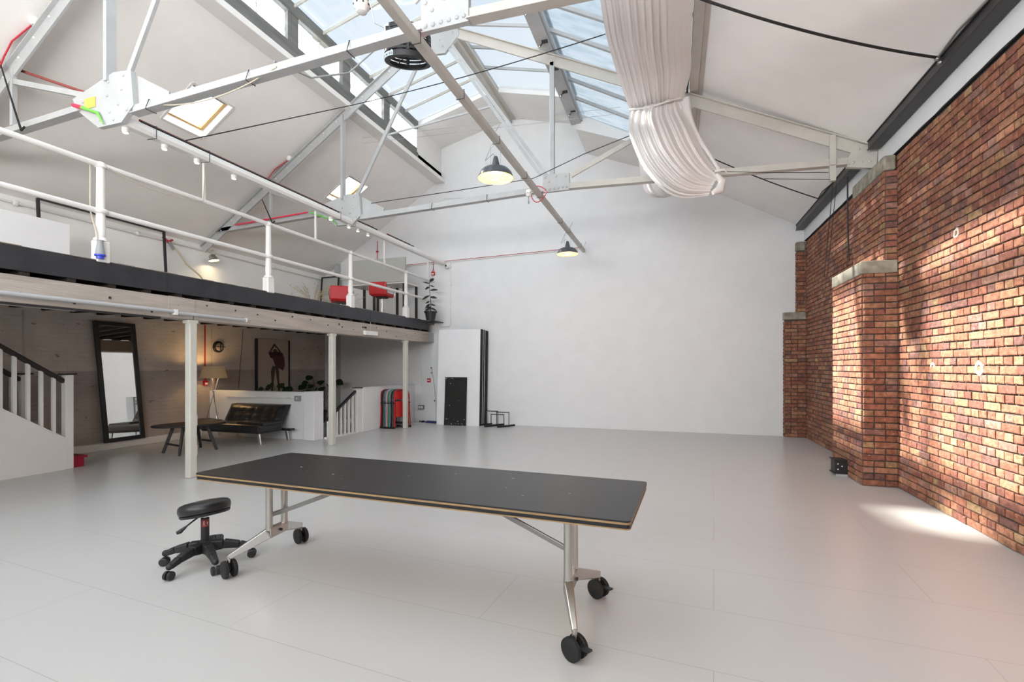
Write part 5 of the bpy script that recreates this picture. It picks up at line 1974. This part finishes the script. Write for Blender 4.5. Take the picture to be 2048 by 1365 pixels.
# letters bent round the drum, one by one
word = 'elliorko'
for i, chx in enumerate(word):
    a = a0 + (a1 - a0) * (i + 0.7) / (len(word) + 0.4)
    n = V((math.cos(a), math.sin(a), 0))
    tdir = V((-math.sin(a), math.cos(a), 0))
    R = Matrix((tdir, V((0, 0, 1)), n)).transposed()
    p = n * (fr + 0.0045) + V((0, 0, -0.131))
    R3 = tilt @ R
    M4 = Matrix.Translation(tilt @ p) @ R3.to_4x4()
    text_obj(chx, 0.045, M['black_plastic'], lbl, M4)
b = MB()
b.tube([(-3.0, fy, fz + 0.17), (-3.3, fy, 5.4), (-3.72, fy, 7.3)], 0.004, 6)
b.tube([(-2.75, fy, fz + 0.17), (-3.1, fy, 5.6), (-3.72, fy, 7.3)], 0.004, 6)
b.tube([(-3.1, fy - 0.1, fz + 0.05), (-3.35, 4.4, 4.6), (-3.5, 4.0, 4.35), (-3.5, TA, 4.23)], 0.009, 6)
b.build('suspension_wires', M['grey_plastic'], fan)

# ------------------------------------------------------------------ ropes, cables, wires overhead
def cable(pts, r, m_, label, name='cable', cat='cable', seg=6):
    b = MB()
    b.tube(pts, r, seg)
    return tag(b.build(name, M[m_], smooth=True), label, cat)
cable(arc((-5.5, 4.2, 4.10), (-5.45, 7.2, 6.04), 0.0) + arc((-5.45, 7.2, 6.04), (-0.93, 6.9, 6.12), 0.05, 10)[1:], 0.008, 'black_rope',
      'long thin black cable crossing under the skylight from the loft beam to the curtain')
cable(arc((0.15, 4.5, 4.65), (2.29, 5.45, 4.25), 0.06, 16), 0.012, 'black_rope', 'thick black cable sagging across the white ceiling to the eaves beam at upper right')
b = MB()
b.ball((2.28, 5.45, 4.245), 0.024, 8, 6)
b.ball((2.31, 5.47, 4.215), 0.024, 8, 6)
b.tube([(2.28, 5.45, 4.245), (2.275, 5.1, 4.27), (2.30, 4.7, 4.26)], 0.010, 6)
tag(b.build('cable_clamp', M['dull_steel'], smooth=True), 'wire rope clamp fixing the thick cable to the black eaves beam', 'clamp')
cable(arc((0.55, 8.9, 5.0), (2.28, 9.35, 4.24), 0.03, 8), 0.009, 'black_rope', 'black cable running down the ceiling to the eaves beam beyond the pier')
cable([(2.28, 9.35, 4.24), (2.28, 9.1, 4.275), (2.30, 8.8, 4.26)], 0.008, 'black_rope', 'short black cable end looped back on the beam beyond the pier')
cable([(-5.05, 7.25, 4.28), (-3.5, 7.25, 4.31), (-2.1, 7.25, 4.35), (-1.3, 7.25, 4.62), (-0.45, 7.25, 4.84)], 0.006, 'black_rope', 'thin black wire just above the bottom tie of the farther truss')
for dz, zz in ((0, 5.46), (1, 5.56)):
    cable([(-5.5, 7.62, zz + 0.1), (-0.8, 7.62, zz - 0.13)], 0.003, 'grey_plastic', 'hair-thin wire stretched across beyond the farther truss, %s one' % ('lower' if dz == 0 else 'upper'), name='thin_wire')
cable([(-5.55, YB - 0.003, 5.66), (-2.9, YB - 0.003, 5.45)], 0.003, 'grey_plastic', 'hair-thin wire in front of the far wall behind the nearer pendant', name='thin_wire')
cable([(-3.45, 3.50, 4.16)] + arc((-3.45, 3.5, 4.16), (-4.9, 3.5, 4.06), 0.10, 10)[1:], 0.007, 'beige_cable', 'beige cable looping below the near truss tie in front of the roof window')
for yc, x0, z0, x1, z1, lab in ((3.42, -7.45, 5.0, -7.08, 4.12, 'black rope hanging from the near rafter round the truss tie at far left'),
                                (7.25, -7.50, 4.62, -7.30, 4.16, 'black rope on the farther truss above the red tape')):
    cable([(x0, yc, z0), (x1, yc, z1 + 0.08), (x1 + 0.05, yc, z1 - 0.02), (x1 + 0.11, yc, z1 + 0.01)], [0.007, 0.012, 0.014, 0.012], 'black_rope', lab, name='black_rope', cat='rope')
for yc, lab in ((TA - 0.1, 'red cable curving up the slope to the detector by the near rafter'), (TB - 0.1, 'red cable curving up the slope to the detector by the far rafter')):
    cable([(-7.45, yc, zL(-7.45) - 0.15), (-7.35, yc, zL(-7.35) - 0.08), (-7.2, yc, zL(-7.2) - 0.03), (-6.95, yc + 0.05, zL(-6.95) - 0.03)], 0.010, 'red_wire', lab, name='red_cable')
    t = thing('ceiling_detector', 'small white round detector on the sloping ceiling by the %s rafter' % ('near' if yc < 5 else 'far'), 'detector', (-6.9, yc + 0.08, zL(-6.9) - 0.02))
    b = MB()
    b.lathe([(0.05, 0.03), (0.05, -0.02), (0.03, -0.045)][::-1], (-6.9, yc + 0.06, zL(-6.9) - 0.02), 16)
    b.build('housing', M['white_plastic'], t, smooth=True)
# pull cords by the pier
for x, y, z0, z1, lab in ((2.0, 7.30, 3.82, 2.72, 'thin cord hanging in front of the brick pier, left one'), (2.04, 7.30, 3.82, 2.72, 'thin cord hanging in front of the brick pier, right one')):
    cable([(x - 0.05, y, z0), (x - 0.02, y + 0.3, 3.3), (x + 0.05, y + 0.8, z1)], 0.004, 'black_rope', lab, name='pull_cord', cat='cord')
cable([(2.27, 7.85, 4.05), (2.30, 7.95, 3.5), (2.33, 8.0, 2.9)], 0.010, 'black_rope', 'black cable dropping behind the truss foot down the brick wall')
cable([(0.45, 7.0, 4.04), (1.2, 7.15, 3.98), (1.9, 7.3, 3.95)], 0.004, 'black_rope', 'thin cord from the curtain to the post at the truss foot, upper one', name='pull_cord', cat='cord')
cable([(1.1, 7.2, 3.93), (1.92, 7.3, 3.86)], 0.004, 'black_rope', 'thin cord to the post at the truss foot, lower one', name='pull_cord', cat='cord')

# ------------------------------------------------------------------ bunched white blackout curtain
def lerp(a, b_, t): return a + (b_ - a) * t
def interp(tab, t):
    n = len(tab) - 1
    f = min(max(t, 0), 1) * n
    i = min(int(f), n - 1)
    u = f - i
    return V(tab[i]).lerp(V(tab[i + 1]), u)
def smooth_interp(tab, t):
    n = len(tab) - 1
    f = min(max(t, 0), 1) * n
    i = min(int(f), n - 1)
    u = f - i
    p0, p1, p2, p3 = V(tab[max(i - 1, 0)]), V(tab[i]), V(tab[i + 1]), V(tab[min(i + 2, n)])
    return 0.5 * ((2 * p1) + (-p0 + p2) * u + (2 * p0 - 5 * p1 + 4 * p2 - p3) * u * u + (-p0 + 3 * p1 - 3 * p2 + p3) * u ** 3)
def cloth(b, left, right, bulge, folds, amp, nu=90, nv=40, fold_fade=None, seed=1, down=(0, -0.5, -0.85), asym=1.0):
    r = random.Random(seed)
    ph = [r.random() * 6.28 for _ in range(8)]
    dn = V(down).normalized()
    P = []
    for j in range(nv + 1):
        v = j / nv
        L, R = smooth_interp(left, v), smooth_interp(right, v)
        for i in range(nu + 1):
            u = i / nu
            uu = u ** asym
            p = L.lerp(R, u)
            c = math.sin(math.pi * u)
            fd = fold_fade(u, v) if fold_fade else 1
            w = math.sin(2 * math.pi * folds * uu + 0.9 * math.sin(3 * v + ph[0]) + ph[1])
            w = math.copysign(abs(w) ** 0.7, w)
            w2 = math.sin(2 * math.pi * folds * 1.9 * uu + 2.2 * v + ph[2])
            w3 = math.sin(2 * math.pi * folds * 0.37 * uu - 1.5 * v + ph[3])
            d = (amp * (0.55 * w + 0.3 * w2 + 0.5 * w3)) * fd * min(1, c * 5)
            P.append(p + dn * (bulge(v) * c + d))
    n0 = len(P)
    fs = []
    for j in range(nv):
        for i in range(nu):
            a = j * (nu + 1) + i
            fs.append((a, a + 1, a + nu + 2, a + nu + 1))
    b.add(P, fs)
cur = thing('bunched_curtain', 'big bunched white blackout curtain hanging under the skylight at the centre right', 'curtain', (0, 6.5, 5.0))
b = MB()
top_l = [(-0.78, 3.2, 5.50), (-0.76, 4.4, 5.42), (-0.76, 5.2, 5.34), (-0.775, 5.9, 5.36), (-0.72, 6.5, 5.27), (-0.60, 7.02, 5.03)]
top_r = [(0.19, 3.2, 5.14), (0.18, 4.4, 5.12), (0.172, 5.2, 5.11), (0.175, 5.9, 5.12), (0.185, 6.5, 5.14), (0.10, 7.02, 5.06)]
cloth(b, top_l, top_r, lambda v: 0.05 + 0.12 * (1 - v), 13.5, 0.022, 220, 60, lambda u, v: (1 if u < 0.62 else max(0.06, 1 - (u - 0.62) * 6)) * (0.35 + 0.65 * v), 3, (0.2, -0.3, -0.9), asym=0.9)
up = b.build('upper_sheet', M['curtain'], cur, smooth=True, recalc=False, angle=180)
b = MB()
sw_l = [(-0.60, 7.0, 5.03), (-0.63, 7.0, 4.80), (-0.57, 6.98, 4.55), (-0.40, 6.96, 4.15), (-0.15, 6.96, 3.84), (0.10, 7.0, 3.72), (0.43, 7.02, 3.72)]
sw_r = [(0.05, 7.0, 5.05), (0.10, 7.0, 4.88), (0.20, 7.0, 4.68), (0.30, 7.02, 4.45), (0.42, 7.04, 4.22), (0.52, 7.06, 4.08), (0.585, 7.08, 4.0)]
cloth(b, sw_l, sw_r, lambda v: 0.10 + 0.28 * math.sin(math.pi * min(1, v * 1.05)), 7.0, 0.045, 180, 70, lambda u, v: 0.25 + 0.9 * math.sin(math.pi * min(1, v + 0.08)), 5, (-0.25, -0.95, -0.2))
b.build('lower_swag', M['curtain'], cur, smooth=True, recalc=False, angle=180)
b = MB()
fl_l = [(0.05, 7.03, 5.10), (0.12, 7.05, 4.85), (0.26, 7.07, 4.55), (0.42, 7.08, 4.3), (0.55, 7.08, 4.05)]
fl_r = [(0.19, 7.05, 5.12), (0.22, 7.08, 4.9), (0.30, 7.1, 4.65), (0.42, 7.1, 4.4), (0.60, 7.1, 4.08)]
cloth(b, fl_l, fl_r, lambda v: 0.02, 1.2, 0.015, 20, 24, None, 9, (-0.2, -0.9, -0.3))
b.build('side_flap', M['curtain'], cur, smooth=True, recalc=False, angle=180)
b = MB()
pts = [interp([(-0.61, 6.96, 5.02), (-0.3, 6.84, 4.95), (-0.1, 6.86, 5.0), (0.1, 6.98, 5.08)], k / 14) for k in range(15)]
b.tube(pts, [0.014 + 0.006 * math.sin(k * 2.1) for k in range(15)], 7)
b.build('gather_cord', M['black_rope'] if False else M['curtain'], cur, smooth=True)
b = MB()
b.tube([(0.52, 7.02, 4.0), (0.60, 7.04, 3.9), (0.56, 7.02, 3.78), (0.48, 6.98, 3.74)], [0.03, 0.05, 0.06, 0.03], 10)
b.tube([(0.50, 7.0, 4.03), (0.62, 7.0, 4.04), (0.66, 7.02, 4.0)], [0.02, 0.015, 0.006], 8)
b.build('tied_end', M['curtain'], cur, smooth=True)
cur2 = thing('hanging_blind', 'grey-white cloth hanging beyond the farther truss behind the big curtain', 'curtain', (-0.3, 8.6, 4.6))
b = MB()
l2 = [(-0.60, 8.6, 5.86), (-0.60, 8.6, 5.2), (-0.58, 8.6, 4.8), (-0.50, 8.6, 4.45), (-0.36, 8.6, 4.31), (-0.15, 8.6, 4.28)]
r2 = [(0.1, 8.6, 5.47), (0.1, 8.6, 5.2), (0.12, 8.6, 4.85), (0.15, 8.6, 4.6), (0.18, 8.6, 4.42), (0.2, 8.6, 4.33)]
cloth(b, l2, r2, lambda v: 0.05, 5, 0.03, 70, 30, None, 12, (0, -1, -0.2))
b.build('cloth', M['curtain'], cur2, smooth=True, recalc=False, angle=180)

# ------------------------------------------------------------------ folding table on castors
TA_ = math.radians(-2.1)
TC = V((-1.535, 2.625, 0))
def T(x, y, z):
    c, s = math.cos(TA_), math.sin(TA_)
    return (TC.x + x * c - y * s, TC.y + x * s + y * c, z)
tb = thing('folding_table', 'long black topped folding table with plywood edge on castors in the foreground', 'table', tuple(TC))
HL, HW = 1.365, 0.395
def tbox(b, x0, x1, y0, y1, z0, z1, mi=0):
    b.hexa([T(x0, y0, z0), T(x1, y0, z0), T(x1, y1, z0), T(x0, y1, z0)], [T(x0, y0, z1), T(x1, y0, z1), T(x1, y1, z1), T(x0, y1, z1)], mi)
def rpoly(x0, x1, y0, y1, r, z):
    out = []
    for cx_, cy_, a0_ in ((x1 - r, y1 - r, 0), (x0 + r, y1 - r, 90), (x0 + r, y0 + r, 180), (x1 - r, y0 + r, 270)):
        for k in range(5):
            a = math.radians(a0_ + 22.5 * k)
            out.append(T(cx_ + r * math.cos(a), cy_ + r * math.sin(a), z))
    return out
M['table_top'] = mat('black_phenolic', (0.012, 0.0115, 0.0135), 0.34, bump=0.04, bscale=200, vary=0.08, vscale=6)
b = MB()
b.hexa(rpoly(-HL, HL, -HW, HW, 0.025, 0.728), rpoly(-HL, HL, -HW, HW, 0.025, 0.736))
b.build('upper_board_face', M['table_top'], tb)
b = MB()
b.hexa(rpoly(-HL, HL, -HW, HW, 0.025, 0.718), rpoly(-HL, HL, -HW, HW, 0.025, 0.7278))
b.build('plywood_edge', M['ply'], tb)
b = MB()
b.hexa(rpoly(-HL + .004, HL - .004, -HW + .004, HW - .004, 0.022, 0.700), rpoly(-HL + .004, HL - .004, -HW + .004, HW - .004, 0.022, 0.7178))
b.build('dark_core', M['table_top'], tb)
b = MB()
b.hexa(rpoly(-HL + .002, HL - .002, -HW + .002, HW - .002, 0.025, 0.694), rpoly(-HL + .002, HL - .002, -HW + .002, HW - .002, 0.025, 0.6998))
b.build('lower_edge', M['ply'], tb)
b = MB()
tbox(b, -0.0006, 0.0006, -HW, HW, 0.7358, 0.7362)
b.build('centre_seam', M['black_plastic'], tb)
b = MB()
for i in range(10):
    x, y = -0.9 + 1.9 * rng.random(), -0.25 + 0.45 * rng.random()
    s = 0.003 + 0.004 * rng.random()
    tbox(b, x, x + s * 2.5, y, y + s, 0.736, 0.7363)
b.build('paint_specks', M['chip'], tb)

def castor(base, d, r=0.052, lever=True, parent=None):
    """twin wheel castor, wheel axis along d"""
    base, d = V(base), V((d[0], d[1], 0)).normalized()
    fwd = V((-d.y, d.x, 0))
    c = base + V((0, 0, r))
    cs = MB()
    for s in (-1, 1):
        a = c + d * (s * 0.016)
        e = c + d * (s * 0.040)
        cs.tube([a, a.lerp(e, 0.15), a.lerp(e, 0.85), e], [r * 0.92, r, r * 0.98, r * 0.85], 28)
    w = cs.build('castor', M['rubber'], parent, smooth=True, angle=30)
    b2 = MB()
    b2.tube([c + V((0, 0, -0.005)), c + V((0, 0, r + 0.012))], 0.011, 10)
    b2.ball(c, 0.022, 10, 8)
    b2.build('castor_stem', M['black_steel'], w, smooth=True)
    if lever:
        b3 = MB()
        b3.hexa([c + d * k + fwd * f + V((0, 0, z)) for k, f, z in ((-0.018, 0.03, 0.012), (0.018, 0.03, 0.012), (0.013, 0.10, 0.02), (-0.013, 0.10, 0.02))],
                [c + d * k + fwd * f + V((0, 0, z)) for k, f, z in ((-0.018, 0.03, 0.024), (0.018, 0.03, 0.024), (0.013, 0.10, 0.028), (-0.013, 0.10, 0.028))])
        b3.build('brake_lever', M['black_plastic'], w)
    return w
# posts and feet
for side, px, p1, p2, fF, fB in (('L', -1.10, -0.055, 0.075, (-1.30, -0.20), (-1.335, 0.47)), ('R', 1.01, -0.10, 0.03, (1.085, -0.27), (1.075, 0.40))):
    for py in (p1, p2):
        b = MB()
        b.tube([T(px, py, 0.295), T(px, py, 0.70)], 0.023, 20)
        b.build('post', M['steel'], tb, smooth=True)
    b = MB()
    def arm(p, q, w0, h0, w1, h1):
        b.bar(p, q, w0, h0, w2=w1, h2=h1)
    mid1, mid2 = V(T(px, p1 - 0.01, 0.278)), V(T(px, p2 + 0.01, 0.285))
    arm(mid1, mid2, 0.05, 0.07, 0.05, 0.06)
    F, B = V(T(*fF, 0.135)), V(T(*fB, 0.14))
    arm(mid1 + V((0, 0.01, 0)), F, 0.05, 0.07, 0.028, 0.035)
    arm(mid2 - V((0, 0.01, 0)), B, 0.05, 0.065, 0.028, 0.045)
    ft = b.build('foot', M['steel'], tb, bevel=0.006)
    for q, dd, lv in ((F, (0.9, -0.35) if side == 'R' else (0.95, 0.3), side == 'R'), (B, (0.9, 0.3) if side == 'L' else (0.85, -0.5), side == 'R')):
        b = MB()
        b.tube([(q.x, q.y, 0.10), (q.x, q.y, 0.15)], 0.013, 12)
        b.build('castor_socket', M['steel'], ft, smooth=True)
        castor((q.x, q.y, 0), (-0.5, -0.86) if side == 'R' else (-0.35, -0.94), 0.058, lv, tb)
    b = MB()
    b.tube([V(mid1.lerp(mid2, 0.55)) + V((0.028, 0, 0)), V(mid1.lerp(mid2, 0.55)) + V((0.036, 0, 0))], 0.009, 10)
    b.build('bolt', M['black_steel'], ft)
    b = MB()
    s = 1 if side == 'L' else -1
    b.bar(T(px + s * 0.02, 0.0, 0.40 if side == 'L' else 0.42), T(s * -0.33 if side == 'L' else 0.33, 0.0, 0.69), 0.018, 0.028)
    if side == 'L':
        b.bar(T(px, p1, 0.395), T(px + 0.06, p2 - 0.02, 0.42), 0.018, 0.028)
    b.build('brace', M['dull_steel'], tb, bevel=0.003)
b = MB()
b.tube([T(0.0, -0.12, 0.672), T(0.0, 0.12, 0.672)], 0.03, 18)
b.build('pivot_tube', M['dull_steel'], tb, smooth=True)

# ------------------------------------------------------------------ wheeled stool
SC = (-3.215, 2.60)
ws = thing('wheeled_stool', 'black round wheeled stool with tilted seat left of the table', 'stool', (SC[0], SC[1], 0))
sx, sy = SC
ang0 = [-78, 172, 215, 283, 40]
tips = [(-3.18, 2.315), (-3.44, 2.475), (-2.965, 2.475), (-2.99, 2.79), (-3.36, 2.85)]
b = MB()
b.lathe([(0.035, 0.085), (0.042, 0.10), (0.042, 0.155), (0.032, 0.165)], (sx, sy, 0), 20)
hub = b.build('base_hub', M['black_plastic'], ws, smooth=True)
for x, y in tips:
    d = V((x - sx, y - sy, 0))
    L = d.length
    d.normalize()
    b = MB()
    p = [V((sx, sy, 0.12)) + d * 0.03, V((sx, sy, 0.125)) + d * (L * 0.4), V((sx, sy, 0.108)) + d * (L * 0.75), V((sx, sy, 0.085)) + d * L]
    hts = [(0.06, 0.08), (0.056, 0.062), (0.046, 0.046), (0.038, 0.036)]
    for k in range(3):
        b.bar(p[k], p[k + 1], hts[k][0], hts[k][1], w2=hts[k + 1][0], h2=hts[k + 1][1])
    leg = b.build('base_leg', M['black_plastic'], ws, bevel=0.008)
    b = MB()
    b.ball(p[3] + V((0, 0, 0.002)), 0.022, 10, 8, (1, 1, 1.0))
    b.build('leg_tip', M['black_plastic'], leg, smooth=True)
    side = V((-d.y, d.x, 0))
    c = V((x, y, 0.03)) + d * 0.005
    b = MB()
    for s in (-1, 1):
        b.tube([c + side * (s * 0.006), c + side * (s * 0.010), c + side * (s * 0.024), c + side * (s * 0.028)], [0.026, 0.03, 0.029, 0.022], 18)
    b.build('castor', M['black_plastic'], leg, smooth=True, angle=30)
b = MB()
b.tube([(sx, sy, 0.14), (sx, sy, 0.325)], 0.027, 22)
colm = b.build('column', M['black_plastic'], ws, smooth=True)
b = MB()
b.tube([(sx, sy, 0.325), (sx, sy, 0.365)], 0.013, 14)
b.build('gas_piston', M['chrome'], ws, smooth=True)
# red sticker with a white letter h
va = V((0 - sx, 0 - sy, 0)).normalized()
base_a = math.atan2(va.y, va.x) + 0.12
b = MB()
vs = []
for k in range(9):
    a = base_a - 1.0 + 2.0 * k / 8
    for z in (0.265, 0.318):
        vs.append((sx + 0.0278 * math.cos(a), sy + 0.0278 * math.sin(a), z))
b.add(vs, [(2 * k, 2 * k + 2, 2 * k + 3, 2 * k + 1) for k in range(8)])
M['maroon'] = mat('maroon_sticker', (0.22, 0.03, 0.02), 0.5)
stk = b.build('red_sticker', M['maroon'], colm, recalc=False)
n = V((math.cos(base_a), math.sin(base_a), 0))
tdir = V((-math.sin(base_a), math.cos(base_a), 0))
R = Matrix((tdir, V((0, 0, 1)), n)).transposed()
b = MB()
hp = [(-0.010, -0.012, -0.006, 0.016), (-0.006, 0.006, 0.010, 0.009), (0.008, -0.014, 0.011, 0.009)]
for x0, z0, x1, z1 in ((-0.012, -0.012, -0.0085, 0.017), (-0.012, 0.006, 0.012, 0.0095), (0.0085, -0.009, 0.012, 0.0095), (-0.004, -0.018, 0.010, -0.0155)):
    q = []
    for x, z in ((x0, z0), (x1, z0), (x1, z1), (x0, z1)):
        a = base_a + x / 0.0272
        q.append((sx + 0.0284 * math.cos(a), sy + 0.0284 * math.sin(a), 0.292 + z))
    b.add(q, [(0, 1, 2, 3)])
b.build('letter_h', M['white_plastic'], stk, recalc=False)
# seat: round cushion tilted
seat_t = Matrix.Rotation(math.radians(10), 3, V((0.3, 0.95, 0)).normalized()).inverted() if False else Matrix.Rotation(math.radians(-11), 3, V((0.25, 0.97, 0)).normalized())
b = MB()
prof = [(0.001, -0.012), (0.11, -0.014), (0.150, -0.008), (0.163, 0.008), (0.167, 0.032), (0.163, 0.054), (0.150, 0.068), (0.12, 0.077), (0.06, 0.082), (0.001, 0.083)]
b.lathe(prof, (0, 0, 0), 48)
b.v = [tuple(V((sx + 0.0, sy, 0.368)) + seat_t @ V(p)) for p in b.v]
b.build('seat', M['black_leather'], ws, smooth=True, angle=60)
b = MB()
b.lathe([(0.05, -0.03), (0.07, -0.012), (0.001, -0.012)], (0, 0, 0), 20)
b.lathe([(0.160, -0.004), (0.153, -0.020), (0.135, -0.022), (0.135, -0.010)], (0, 0, 0), 40, cap=False)
b.v = [tuple(V((sx, sy, 0.368)) + seat_t @ V(p)) for p in b.v]
b.build('seat_underside', M['black_plastic'], ws, smooth=True)
b = MB()
b.tube([(sx - 0.02, sy - 0.02, 0.345), (sx - 0.06, sy - 0.065, 0.30), (sx - 0.075, sy - 0.085, 0.28)], 0.006, 8)
b.tube([(sx - 0.075, sy - 0.085, 0.28), (sx - 0.10, sy - 0.11, 0.25), (sx - 0.115, sy - 0.125, 0.242)], [0.008, 0.015, 0.011], 10)
b.build('height_lever', M['black_plastic'], ws, smooth=True)
